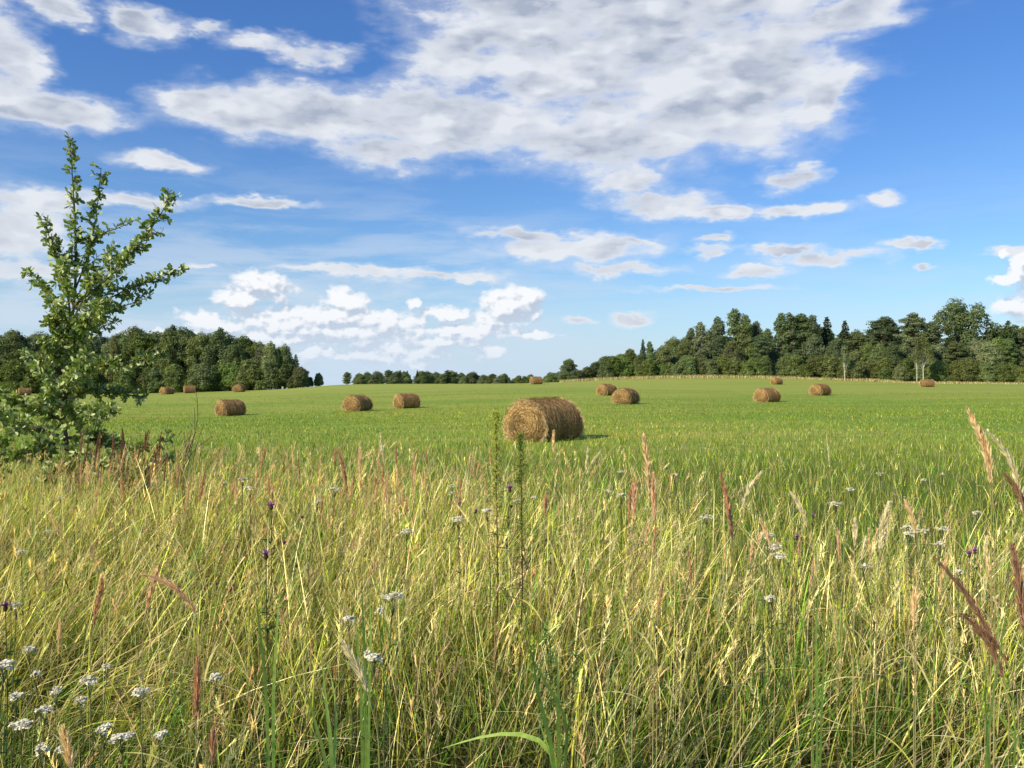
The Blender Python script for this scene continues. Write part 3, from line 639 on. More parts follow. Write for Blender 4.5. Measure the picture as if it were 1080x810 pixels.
# oak saplings beside it
def sapling(px, Y0, brs, label, leaf=.085, cat='oak sapling'):
    b0 = at(px, Y0); e = empty('oak_sapling', b0); tag(e, label, cat); c = MB(); t = MB()
    for (pl, dy, nt_, twl, per) in brs:
        path = smooth_path([np.array(b0)]+P3(pl, Y0, dy), 9); tube(t, path, np.linspace(.014, .003, 9), 5)
        branch_leaves(c, t, r, path, nt_, twl, per, leaf, t0=.25, tint=(.8, .85, .8))
    link('stems', rel(t, b0).mesh('stems'), M['oak_bark'], e); link('leaves', rel(c, b0).mesh('leaves', False), M['oak_leaf'], e)
sapling(140, 8.6, [([(128, 500), (118, 478)], .2, 16, .14, 10), ([(142, 490), (150, 466)], -.2, 18, .14, 10), ([(150, 500), (172, 478), (178, 456)], .1, 18, .09, 8), ([(140, 500), (135, 470)], .3, 16, .13, 10), ([(150, 505), (165, 488), (188, 482)], -.1, 14, .1, 9)],
        'low dark oak sapling in the grass right of the young oak')
sapling(-14, 8.8, [([(-20, 470), (-8, 440), (4, 412)], .2, 30, .18, 10), ([(-10, 480), (5, 462), (16, 448)], -.2, 26, .16, 10), ([(-30, 460), (-35, 410)], .2, 26, .2, 10), ([(-10, 490), (2, 480)], .3, 20, .2, 10), ([(-50, 460), (-70, 430)], 0, 20, .2, 10)],
        'leafy oak bush cut by the left edge beside the young oak')
# bare twigs of a dead shrub
e = empty('dead_shrub', at(186, 8.2)); tag(e, 'bare dark twigs of a dead shrub curving up beside the oak sapling', 'dead shrub'); t = MB(); c0 = np.array(at(186, 8.2))
for (pl, w) in [([(190, 490), (205, 466), (212, 435), (206, 408)], .008), ([(200, 478), (207, 455), (205, 430)], .005), ([(190, 492), (210, 468), (222, 462)], .005), ([(188, 495), (196, 476), (194, 455)], .005), ([(208, 462), (214, 452), (215, 447)], .003), ([(186, 500), (178, 480), (182, 468)], .005)]:
    path = smooth_path([c0]+P3(pl, 8.2), 12); tube(t, path, np.linspace(w, .002, 12), 5)
    for q in range(5):
        i_ = r.integers(5, 11); d = rdir(r, 1, 0, 1)[0]; tube(t, [path[i_], path[i_]+d*.09+np.array([0, 0, .05])], [.0025, .001], 4)
link('bare_stems', rel(t, c0).mesh('twigs'), M['dry_twig'], e)
# ------------------------------------------------------------------ grass
def field(seed, sc):
    q = np.random.default_rng(seed); k = q.normal(0, 1, (7, 2))/sc; ph = q.uniform(0, 6.28, 7)
    return lambda x, y: sum(np.sin(k[i, 0]*x+k[i, 1]*y+ph[i]) for i in range(7))/7*1.6
fa, fb, fc_ = field(1, .55), field(2, .28), field(3, 1.6)
def scatter(r, n, y0, y1, power=1., wide=.66, extra=1.0):
    """points spread over the ground between two distances (power 1 = even cover, lower = denser near)"""
    e_ = power+1.; t = r.uniform(0, 1, n); y = (y0**e_+t*(y1**e_-y0**e_))**(1/e_); x = r.uniform(-1, 1, n)*(wide*y+extra); return x, y
def edge(x, y):   # far limit of the tall verge grass, by direction
    px = CX+F*x/np.maximum(y, .5); return np.interp(px, [0, 250, 480, 640, 760, 1080], [9.6, 9.4, 8.6, 7.6, 6.2, 5.6])
def vheight(x, y):
    px = CX+F*x/np.maximum(y, .5); hh = np.interp(y, [1.2, 2.0, 3.0, 4.5, 7, 10], [.30, .43, .60, .78, .88, .86])
    return hh*np.interp(px, [0, 300, 520, 640, 760, 900, 1080], [.98, 1.03, 1., 1., .93, .88, .90])*(1+.13*fc_(x, y))
GREEN = np.array([.13, .28, .022]); LIME = np.array([.60, .60, .085]); STRAW = np.array([1.0, .82, .38]); OLIVE = np.array([.30, .32, .055]); RED = np.array([.72, .47, .24]); DEAD = np.array([.24, .16, .07])
def palette(r, w, n):
    w = np.asarray(w, float); w = w/w.sum(axis=-1, keepdims=True); cw = np.cumsum(np.broadcast_to(w, (n, 6)), axis=1)
    i = (r.uniform(0, 1, n)[:, None] > cw).sum(1).clip(0, 5); C = np.stack([GREEN, LIME, STRAW, OLIVE, RED, DEAD])[i]
    return C*np.exp(r.normal(-.06, .36, (n, 1))).clip(.35, 1.9)*(1+r.normal(0, .07, (n, 3)))
fg1, fg2 = field(11, .16), field(12, .5)
def gaps(x, y):
    px = CX+F*x/np.maximum(y, .5); v = fg1(x, y)*.6+fg2(x, y)*.7+1.0*np.exp(-((px-770)/150)**2-((y-2.4)/.6)**2)+.5*np.exp(-((px-330)/120)**2-((y-2.9)/.4)**2)
    return np.random.default_rng(5).uniform(0, 1, len(x)) > np.clip((v-.12)*2.4, 0, .96)*np.interp(y, [3, 8], [1, .6])
def hside(r, n, h=None):
    a = r.uniform(0, 2*math.pi, n); return np.stack([np.cos(a), np.sin(a), r.normal(0, .15, n)], 1)
def base_pts(x, y): return np.stack([x, y, H(x, y)-.01], 1)
WIND = np.array([.10, .03, 0])
r = np.random.default_rng(500)
g = MB()
# 1 leaves of the tall grass, in tussocks; beaten down in places
def lodge(x, y):
    px = CX+F*x/np.maximum(y, .5)
    m = np.exp(-((px-880)/260)**2-((y-2.6)/1.0)**2)*1.3+np.exp(-((px-430)/190)**2-((y-2.2)/.5)**2)*1.1+np.exp(-((px-60)/130)**2-((y-3.6)/.7)**2)*.6
    return np.clip(m+.45*np.clip(fb(x*1.7+4, y*1.7)-.35, 0, 1), 0, 1)
tx, ty = scatter(r, 3600, 1.45, 10.2, .8); k = r.integers(0, len(tx), 40000); dx, dy = r.normal(0, .040, (2, len(k))); x1, y1 = tx[k]+dx, ty[k]+dy
x2, y2 = scatter(r, 14000, 1.45, 10.2, .75); x = np.r_[x1, x2]; y = np.r_[y1, y2]; out = np.stack([np.r_[dx*5, x2*0], np.r_[dy*5, x2*0], 0*x], 1); tk = np.r_[r.normal(0, 1, len(tx))[k], r.normal(0, 1, len(x2))]
keep = (r.uniform(0, 1, len(x)) < 1/(1+np.exp((y-edge(x, y)+.3*fa(x, y))*2.2))) & gaps(x, y); x, y, out, tk = x[keep], y[keep], out[keep], tk[keep]; n = len(x)
lg = lodge(x, y)
hh = vheight(x, y)*r.uniform(.42, 1.02, n)*(1+.10*np.clip(tk, -2, 2)); pch = fb(x, y)+.35*tk; pc2 = fa(x+9, y)
midb = np.exp(-((y-5.6)/2.3)**2); nearg = np.interp(y, [2.2, 4.2], [1.6, 0.]); W_ = np.stack([(1.3+nearg+1.8*np.clip(pch, 0, 1))*(1-.55*midb), 1.7+0*x, .8+1.8*np.clip(-pch, 0, 1)+1.5*midb, 1.0+0*x, 0*x, .35+0*x], 1)
lean = hside(r, n)*r.uniform(.03, .36, (n, 1))+WIND+out; lean[:, 2] = 0; lean += np.stack([pc2*.18, fc_(y, x)*.12, 0*x], 1)
ld = np.stack([np.cos(fc_(x*.5, y*.5)*2.2+.3), np.sin(fc_(x*.5, y*.5)*2.2)*.7-.35, 0*x], 1); lean += ld*(lg*r.uniform(.6, 1.8, n))[:, None]
d0 = norm(np.stack([lean[:, 0]*.5, lean[:, 1]*.5, 1-.45*lg], 1)); cv = lean*r.uniform(.4, 1.3, (n, 1)); cv[:, 2] = -np.minimum(np.linalg.norm(cv[:, :2], axis=1)*r.uniform(.2, .75, n), .80-.1*lg)
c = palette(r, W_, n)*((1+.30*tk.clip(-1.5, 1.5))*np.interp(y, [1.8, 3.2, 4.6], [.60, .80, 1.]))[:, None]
ribbons(g, base_pts(x, y), d0, cv, hh, r.uniform(.0032, .0095, n)*(1+.05*y), hside(r, n), 6, c*.14, c*1.6)  # blade colour runs dark base to bright tip, painting in shadow contrast
# 1b broader green blades in loose groups
tx, ty = scatter(r, 420, 1.6, 8.5, .7); k = r.integers(0, len(tx), 3600); x = tx[k]+r.normal(0, .05, 3600); y = ty[k]+r.normal(0, .05, 3600); keep = y < edge(x, y); x, y = x[keep], y[keep]; n = len(x)
lean = hside(r, n)*r.uniform(.05, .5, (n, 1))+WIND; cv = lean*r.uniform(.4, 1.3, (n, 1)); cv[:, 2] = -np.linalg.norm(cv[:, :2], axis=1)*.5; lean[:, 2] = 0
c = np.array([.20, .33, .06])*r.uniform(.6, 1.5, (n, 1)); k = r.uniform(0, 1, (n, 1)) < .3; c = np.where(k, c*[1.9, 1.4, 1.1], c)
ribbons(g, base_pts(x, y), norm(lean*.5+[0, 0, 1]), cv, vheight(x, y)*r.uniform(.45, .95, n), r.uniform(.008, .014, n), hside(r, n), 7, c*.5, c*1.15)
# 2 low green bottom growth
x, y = scatter(r, 34000, 1.4, 10, .7); keep = y < edge(x, y)+.8; x, y = x[keep], y[keep]; n = len(x)
hh = r.uniform(.12, .42, n)*(1+.2*fa(x, y)); lean = hside(r, n)*r.uniform(.2, 1.1, (n, 1)); lean[:, 2] = -.25
c = palette(r, (3.2, 1.1, .4, 1.6, 0, .9), n)*.62  # colour darkened so gaps between the tussocks look shaded
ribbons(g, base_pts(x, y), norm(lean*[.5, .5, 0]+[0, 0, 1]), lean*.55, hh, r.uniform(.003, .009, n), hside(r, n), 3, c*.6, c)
# 3 fallen, bent-over straw lying across
x, y = scatter(r, 5200, 1.6, 7, .55); n = len(x); B = base_pts(x, y); B[:, 2] += vheight(x, y)*r.uniform(.05, .62, n)
px = CX+F*x/y; a = r.normal(0, .7, n)+np.where(r.uniform(0, 1, n) < .5, math.pi, 0); d = np.stack([np.cos(a), np.sin(a)*.8, r.uniform(-.15, .55, n)], 1)
c = palette(r, (.6, 1.2, 3.2, .5, .15, .8), n)
ribbons(g, B, norm(d), np.stack([r.normal(0, .15, n), r.normal(0, .1, n), -r.uniform(.2, .75, n)], 1), r.uniform(.25, .75, n), r.uniform(.0018, .0042, n), hside(r, n), 5, c)
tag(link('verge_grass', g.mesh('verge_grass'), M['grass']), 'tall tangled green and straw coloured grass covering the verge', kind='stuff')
# 4 flowering stems with seed heads
g = MB()
def seedheads(g, r, tops, dirs, L, K, sl, sw, spread, col):
    n = len(tops); t = r.uniform(0, 1, (n, K)); B = tops[:, None, :]-dirs[:, None, :]*(L[:, None]*t)[:, :, None]
    d = norm(dirs[:, None, :]*1.0+rdir(r, n*K).reshape(n, K, 3)*spread); s = np.sin(np.pi*np.clip(t*.9+.08, 0, 1))[:, :, None]*.8+.3
    ll = (sl*r.uniform(.6, 1.3, (n, K))*s[:, :, 0]).reshape(-1); c = np.repeat(col, K, 0)*r.uniform(.7, 1.3, (n*K, 1))
    ribbons(g, B.reshape(-1, 3), d.reshape(-1, 3), np.zeros((n*K, 3)), ll, sw*r.uniform(.6, 1.3, n*K), hside(r, n*K), 1, c, c, prof=[1., .35])
x, y = scatter(r, 12500, 1.9, 10.4, .95); keep = (r.uniform(0, 1, len(x)) < 1/(1+np.exp((y-edge(x, y)+.4*fa(x, y))*1.9))) & (r.uniform(0, 1, len(x)) > lodge(x, y)*.8) & gaps(x, y); x, y = x[keep], y[keep]; n = len(x)
px = CX+F*x/y
hh = vheight(x, y)*r.uniform(.72, 1.25, n); lean = hside(r, n)*r.uniform(.0, .30, (n, 1))+WIND*r.uniform(-.6, 2.2, (n, 1)); lean[:, 2] = -.02
redness = np.interp(px, [0, 100, 420, 560, 1080], [.7, 1.4, .9, .3, .4])*np.interp(y, [3, 6.5], [.35, 1.3])
Wt = np.stack([.15+0*x, 1.3+0*x, 2.6+0*x, .5+0*x, .25*redness, .3+0*x], 1); c = palette(r, Wt, n); B = base_pts(x, y); d0 = norm(lean*.6+[0, 0, 1])
ribbons(g, B, d0, lean, hh, r.uniform(.0016, .0026, n)*(1+.06*y), hside(r, n), 5, c*.9, c, prof=[1, 1, .9, .8, .7, .5])
tops = B+hh[:, None]*(d0+lean); tdir = norm(d0+2*lean)
pick = r.uniform(0, 1, n) < .74; m_ = int(pick.sum()); kind_ = r.uniform(0, 1, m_)
hc = palette(r, np.stack([0*x, .5+0*x, 2.2+0*x, .2+0*x, 1.5*redness, .4+0*x], 1)[pick], m_)
hl_ = np.where(kind_ < .5, r.uniform(.06, .12, m_), r.uniform(.10, .19, m_))
q = kind_ < .45
seedheads(g, r, tops[pick][q], tdir[pick][q], hl_[q], 24, .022, .0042, .35, hc[q])
q = ~q
seedheads(g, r, tops[pick][q], tdir[pick][q], hl_[q], 30, .032, .0034, .70, hc[q])
tag(link('seeding_grass', g.mesh('seeding_grass'), M['grass']), 'dry flowering grass stems with buff and reddish seed heads above the verge', kind='stuff')
# 5 meadow between verge and bales
g = MB(); x, y = scatter(r, 190000, 5.5, 105, -.15, .64, 1.); keep = (y > edge(x, y)-1.2) & (r.uniform(0, 1, len(x)) < np.interp(y, [40, 100], [1, .12])); x, y = x[keep], y[keep]; n = len(x)
hh = np.interp(y, [6, 9, 14, 20, 28, 60], [.42, .34, .24, .15, .11, .10])*r.uniform(.5, 1.35, n)*(1+.22*fc_(x*.5, y*.5)); lean = hside(r, n)*r.uniform(.1, .7, (n, 1)); lean[:, 2] = -.15
nearw = np.interp(y, [6, 14, 24], [1., .7, 0.])
c = palette(r, np.stack([2.6+0*x, 1.7+0*x, .15+.9*nearw, 1.2+0*x, .02+.08*nearw, .06+.2*nearw], 1), n); far_ = np.clip((y-25)/45, 0, 1)[:, None]; pt = field(8, 9.)(x, y*.45)[:, None]; c = c*(1+.16*pt); c = (c*(1-.65*far_)+np.array([.27, .345, .05])*.65*far_)*np.array([1.10, 1.06, .85])*np.where(pt > .1, np.array([1.10, 1.0, .9]), np.array([.92, 1.0, 1.0]))
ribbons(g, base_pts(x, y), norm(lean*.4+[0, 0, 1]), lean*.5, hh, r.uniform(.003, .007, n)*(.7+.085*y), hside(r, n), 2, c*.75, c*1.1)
x, y = scatter(r, 2600, 7, 22, .3, .62, 1.); keep = y > edge(x, y)-.5; x, y = x[keep], y[keep]; n = len(x)
hh = r.uniform(.35, .62, n)*np.interp(y, [8, 22], [1.1, .6]); lean = hside(r, n)*r.uniform(0, .2, (n, 1)); lean[:, 2] = 0; c = palette(r, (0, 1.6, 1.6, 1., .5, .3), n)*.8
B = base_pts(x, y); d0 = norm(lean+[0, 0, 1]); ribbons(g, B, d0, lean, hh, .0035, hside(r, n), 3, c)
seedheads(g, r, B+hh[:, None]*(d0+lean), norm(d0+2*lean), r.uniform(.05, .1, n), 8, .02, .006, .5, c)
tag(link('meadow_grass', g.mesh('meadow_grass'), M['grass']), 'short green regrown grass of the mown meadow', kind='stuff')
# 6 strip of dry uncut grass at the foot of the right wood
g = MB(); n = 16000; t = r.uniform(0, 1, n); px = 590+t*560; D0 = np.interp(px, [590, 640, 740, 900, 960, 1150], [168, 172, 176, 170, 157, 146])-r.uniform(0, 6, n)**1.0
x = (px-CX)/F*D0; y = D0; hh = r.uniform(.25, .75, n)*np.interp(fc_(x*.2, y*.2), [-1, 1], [.35, 1.2]); lean = hside(r, n)*.3; lean[:, 2] = 0
c = palette(r, (0, .7, 3, .3, .5, .3), n)*.62; ribbons(g, base_pts(x, y), norm(lean*.4+[0, 0, 1]), lean, hh, .06, hside(r, n), 2, c)
tag(link('dry_grass', g.mesh('dry_grass'), M['straw']), 'strip of pale dry uncut grass along the foot of the right wood', kind='stuff')
# 7 small white flowers further off
def umbel(g, r, c, R0, n, white=(.92, .86, .62)):
    q = np.sqrt(r.uniform(0, 1, n))*R0; a = r.uniform(0, 6.28, n); B = c+np.stack([q*np.cos(a), q*np.sin(a), R0*.25*(1-(q/R0)**2)+r.normal(0, .002, n)], 1)
    d = norm(rdir(r, n)*[1, 1, .3]); ribbons(g, B-d*.003, d, np.zeros((n, 3)), r.uniform(.005, .010, n), r.uniform(.006, .011, n), norm(np.cross(d, [0, 0, 1.])+rdir(r, n)*.25), 1, np.array(white)*r.uniform(.8, 1.15, (n, 1)), prof=[1, .8])
g = MB(); x, y = scatter(r, 900, 8, 34, .15, .6, 0.); keep = (y > edge(x, y)) & (fc_(x*.35, y*.35)+r.normal(0, .5, len(x)) > .05); x, y = x[keep], y[keep]; B = base_pts(x, y)
for i in range(len(x)):
    hz_ = np.interp(y[i], [8, 16, 34], [.48, .32, .18])*r.uniform(.8, 1.2); c = B[i]+[0, 0, hz_]
    umbel(g, r, c, r.uniform(.020, .042)*(1+.018*y[i]), 14)
    ribbons(g, B[i:i+1], np.array([[0, 0, 1.]]), np.zeros((1, 3)), hz_, .003, hside(r, 1), 1, OLIVE)
tag(link('meadow_flowers', g.mesh('meadow_flowers'), M['petal']), 'small white flowers dotted through the meadow beyond the verge', kind='stuff')
# ------------------------------------------------------------------ single plants one can point to
r = np.random.default_rng(900)
def leafy(g, r, B, D, L, w, col, tip=None, curl=.4, segs=6):
    n = len(B); h = D*[1, 1, 0]; cv = norm(h+1e-6)*.2-np.array([0, 0, curl])
    ribbons(g, B, norm(D), cv, L, w, norm(np.cross(D, [0, 0, 1.])+rdir(r, n)*.4), segs, col, tip, prof=np.interp(np.linspace(0, 1, segs+1), [0, .3, .7, 1], [.6, 1, .75, .03]))
def ip(path, t):
    k = np.linspace(0, 1, len(path)); return np.stack([np.interp(t, k, path[:, i]) for i in range(3)], 1)
# yarrow
def yarrow_proto(seed, Rh):
    r = np.random.default_rng(seed); s = MB(); l = MB(); hds = MB(); Hh = .70
    path = smooth_path([(0, 0, 0), (r.normal(0, .02), r.normal(0, .02), Hh*.5), (r.normal(0, .03), r.normal(0, .03), Hh-.03)], 8); tube(s, path, np.linspace(.0028, .0018, 8), 5, (.16, .19, .07)); top = path[-1]
    for q in range(int(5+Rh*120)):
        a = q*2.4; d = Rh*math.sqrt((q+.3)/(5+Rh*120)); e_ = top+[d*math.cos(a), d*math.sin(a), .03-.25*d+r.normal(0, .002)]
        tube(s, [top-[0, 0, .02], (top+e_)/2+[0, 0, -.004], e_], [.0012, .001, .001], 3, (.16, .19, .08)); umbel(hds, r, np.array(e_), Rh*.34, 26)
    n = 34; t = r.uniform(.1, .9, n); i_ = (t*7).astype(int); B = path[i_]; D = norm(rdir(r, n)*[1, 1, .4]+[0, 0, .3]); leafy(l, r, B, D, r.uniform(.04, .11, n)*(1.2-t), .006, np.array([.07, .12, .03]), segs=3)
    return s.mesh('yarrow_stem'), l.mesh('yarrow_leaves'), hds.mesh('yarrow_head')
YP = [yarrow_proto(3, .026), yarrow_proto(4, .020), yarrow_proto(5, .032)]
for s_, l_, hd in YP: s_.materials.append(M['herb']); l_.materials.append(M['herb']); hd.materials.append(M['petal'])
def yarrow(px, py, hh, label, group, sc=1., var=None):
    Y0 = (ZC-hh)*F/(py-HY)
    for _ in range(3):
        p = at(px, Y0); Y0 = (ZC-(p.z+hh))*F/(py-HY)
    sc *= float(r.uniform(.65, 1.05))
    p = at(px, Y0); s_ = hh/.70; e = empty('yarrow', p, float(r.uniform(0, 6.28)), (sc, sc, s_)); tag(e, label, 'flower', group)
    k = YP[int(r.integers(3)) if var is None else var]; link('stem', k[0], None, e); link('leaves', k[1], None, e); link('flower_head', k[2], None, e)
G = 'white yarrow plants in flower at the bottom left'
for (px, py) in [(105, 706), (146, 727), (60, 728), (42, 747), (18, 762), (112, 768), (122, 779), (170, 775), (62, 789), (10, 700), (8, 730), (48, 706), (92, 741), (25, 684), (98, 716), (232, 712), (30, 795), (48, 560), (65, 524), (20, 582), (12, 640)]:
    yarrow(px, py, float(r.uniform(.70, .86)), 'white yarrow in flower low in the grass at the bottom left', G, float(r.uniform(.65, 1.1)))
yarrow(410, 628, .96, 'large double headed white yarrow left of centre, biggest white flower in the grass', None, 1.4, 2); yarrow(408, 641, .92, 'smaller white yarrow head tucked just under the big white one', None, .8, 1)
yarrow(390, 690, .86, 'white yarrow head tilted low among bent straw below the big white one', None, .95, 0); yarrow(383, 686, .85, 'small white yarrow touching the tilted one on its left', None, .7, 1); yarrow(366, 650, .8, 'faint white yarrow left of the big white one', None, .9, 0)
G = 'white yarrow plants at the back of the verge'
for (px, py) in [(470, 520), (478, 512), (486, 547), (545, 528), (560, 524), (640, 517), (655, 520), (512, 537), (430, 560), (350, 515), (255, 506), (240, 508), (262, 514), (325, 530), (700, 492), (720, 500), (745, 545), (655, 497)]:
    yarrow(px, py, float(r.uniform(.78, .98)), 'white yarrow in flower at the back edge of the tall grass', G, float(r.uniform(1., 1.5)))
G = 'white yarrow plants on the right'
for (px, py) in [(962, 554), (969, 558), (975, 560), (957, 561), (941, 564), (995, 573), (993, 557), (1012, 600), (926, 598), (805, 566), (818, 577), (825, 585), (812, 630), (1030, 540), (880, 530), (900, 515), (975, 505), (1000, 500), (930, 500)]:
    yarrow(px, py, float(r.uniform(.80, .95)), 'white yarrow in flower among shorter grass on the right', G, float(r.uniform(.9, 1.4)))
# purple knapweed
def knap_proto(seed):
    r = np.random.default_rng(seed); s = MB(); l = MB(); f = MB(); u = MB(); sb = []; Hh = .8
    path = smooth_path([(0, 0, 0), (.02, 0, .4), (r.normal(0, .03), r.normal(0, .03), Hh-.02)], 9); tube(s, path, np.linspace(.003, .0015, 9), 5, (.10, .13, .05)); top = path[-1]
    for q in range(3):
        i_ = 4+q; e_ = path[i_]+np.array([r.normal(0, .08), r.normal(0, .08), .14]); tube(s, [path[i_], (path[i_]+e_)/2+[0, 0, -.015], e_], [.0018, .0015, .001], 4, (.10, .13, .05)); b_ = MB(); umbel(b_, r, e_, .010, 12, (.25, .06, .22)); tube(b_, [e_-[0, 0, .008], e_, e_+[0, 0, .006]], [.002, .006, .003], 6, (.10, .09, .04)); sb.append(b_.mesh('knapweed_side_bud'))
    tube(u, [top-[0, 0, .006], top+[0, 0, .004], top+[0, 0, .016]], [.004, .009, .006], 8, (.10, .09, .04))
    n = 90; D = norm(rdir(r, n, .05, 1)*[1, 1, .55]); ribbons(f, np.repeat((top+[0, 0, .014])[None], n, 0), D, np.tile([0, 0, .1], (n, 1)), r.uniform(.014, .024, n), .004, hside(r, n), 2, np.array([.30, .06, .27]), np.array([.42, .12, .40]))
    n = 26; t = r.uniform(.05, .85, n); B = ip(path, t); D = norm(rdir(r, n)*[1, 1, .4]+[0, 0, .5]); leafy(l, r, B, D, r.uniform(.05, .13, n)*(1.2-t), .012, np.array([.07, .12, .035]), segs=4)
    return s.mesh('knapweed_stem'), l.mesh('knapweed_leaves'), u.mesh('knapweed_bud'), f.mesh('knapweed_flower'), sb
KP = [knap_proto(1), knap_proto(2)]
for k in KP:
    for q in range(3): k[q].materials.append(M['herb'])
    k[3].materials.append(M['petal'])
    for q in k[4]: q.materials.append(M['herb'])
def knapweed(px, py, hh, label, group=None, sc=1.):
    Y0 = (ZC-hh)*F/(py-HY)
    for _ in range(3):
        p = at(px, Y0); Y0 = (ZC-(p.z+hh))*F/(py-HY)
    e = empty('knapweed', at(px, Y0), float(r.uniform(0, 6.28)), (sc, sc, hh/.8)); tag(e, label, 'flower', group); k = KP[int(r.integers(2))]
    link('stem', k[0], None, e); link('leaves', k[1], None, e); link('bud', k[2], None, e); link('flower_head', k[3], None, e)
    for q in k[4]: link('side_bud', q, None, e)
knapweed(287, 582, .92, 'purple knapweed flower standing out left of centre', None, 1.2); knapweed(2, 637, .85, 'purple knapweed flower cut by the left edge', None, 1.0); knapweed(290, 532, .95, 'small purple knapweed behind the larger purple flower', None, 1.4)
knapweed(535, 514, 1.0, 'small purple knapweed beside the yellow green spires', None, 1.3)
for (px, py) in [(846, 545), (858, 543), (838, 565), (1018, 583), (1026, 580), (488, 530), (500, 538)]:
    knapweed(px, py, float(r.uniform(.72, .85)), 'small purple knapweed among the grass right of centre' if px > 700 else 'small dull purple knapweed left of the yellow green spires', 'small purple knapweeds on the right' if px > 700 else 'small purple knapweeds near the centre', .9)
# spikes with yellow-green buds
def spire(px, top, Y0, label, w=1.):
    b0 = at(px-3, Y0); e = empty('budding_spire', b0); tag(e, label, 'wild flower'); s = MB(); l = MB(); f = MB()
    path = smooth_path([np.array(b0), np.array(at(px+2, Y0, 620)), np.array(at(px+1, Y0, 530)), np.array(at(px, Y0, top))], 24); tube(s, path, np.linspace(.005, .0015, 24), 6, (.17, .10, .05))
    hgt = path[-1][2]-path[0][2]
    n = 260; t = 1-r.uniform(0, 1, n)**1.3*.34; B = ip(path, t)+r.normal(0, .004, (n, 3)); D = norm(rdir(r, n)*[1, 1, .3]+[0, 0, .45]); Lb = (1.02-t)*.16*w+.012
    tipp = B+D*(Lb*r.uniform(.2, 1, n))[:, None]
    for i in range(0, n, 3): tube(s, [B[i], tipp[i]], [.001, .0007], 3, (.20, .22, .06))
    m_ = 6; C = np.repeat(tipp, m_, 0)+r.normal(0, .006, (n*m_, 3)); dd = rdir(r, n*m_); ribbons(f, C, dd, np.zeros_like(dd), r.uniform(.006, .013, n*m_), .006, hside(r, n*m_), 2, np.array([.58, .60, .12])*r.uniform(.6, 1.25, (n*m_, 1)), prof=[.5, 1, .3])
    n = 36; t = r.uniform(.3, .93, n); B = ip(path, t); D = norm(rdir(r, n)*[1, 1, .3]+[0, 0, .25]); leafy(l, r, B, D, r.uniform(.05, .12, n)*(1.15-t*.7), .011, np.array([.14, .20, .05])*r.uniform(.7, 1.3, (n, 1)), segs=4, curl=.3)
    n = 22; t = r.uniform(.35, .7, n); B = ip(path, t); D = norm(rdir(r, n)*[1, 1, .5]+[0, 0, .2]); leafy(l, r, B, D, r.uniform(.03, .08, n), .008, np.array([.30, .20, .10]), segs=3, curl=.5)
    link('stem', rel(s, b0).mesh('spire_stem'), M['herb'], e); link('leaves', rel(l, b0).mesh('spire_leaves'), M['herb'], e); link('flower_buds', rel(f, b0).mesh('spire_buds'), M['herb'], e)
spire(523, 436, 4.0, 'taller left spire of yellow green buds in front of the nearest bale', .5); spire(549, 460, 4.1, 'bushier right spire of yellow green buds before the nearest bale', .85)
# dark leafy weed low centre
def weed(px, top, Y0, label, sc=1.):
    b0 = at(px+6, Y0); e = empty('leafy_weed', b0); tag(e, label, 'wild plant'); s = MB(); l = MB()
    for q in range(4):
        tip = np.array(at(px+float(r.normal(0, 22)), Y0+float(r.normal(0, .08)), top+float(q*q*4))); path = smooth_path([np.array(b0)+[0, 0, .1*q], (np.array(b0)+tip)/2+[.03, 0, .05], tip], 14); tube(s, path, np.linspace(.003, .001, 14), 5, (.14, .16, .05))
        n = 75; t = r.uniform(.35, 1, n); B = ip(path, t); D = norm(rdir(r, n)*[1, 1, .6]+[0, 0, .5]); leafy(l, r, B, D, r.uniform(.02, .075, n)*sc*(1.35-t*.8), .007*sc, np.array([.20, .30, .07])*r.uniform(.6, 1.5, (n, 1)), segs=4, curl=.3)
    link('stems', rel(s, b0).mesh('weed_stem'), M['herb'], e); link('leaves', rel(l, b0).mesh('weed_leaves'), M['herb'], e)
weed(568, 632, 3.0, 'dark green finely leaved weed low in the grass below the spires')
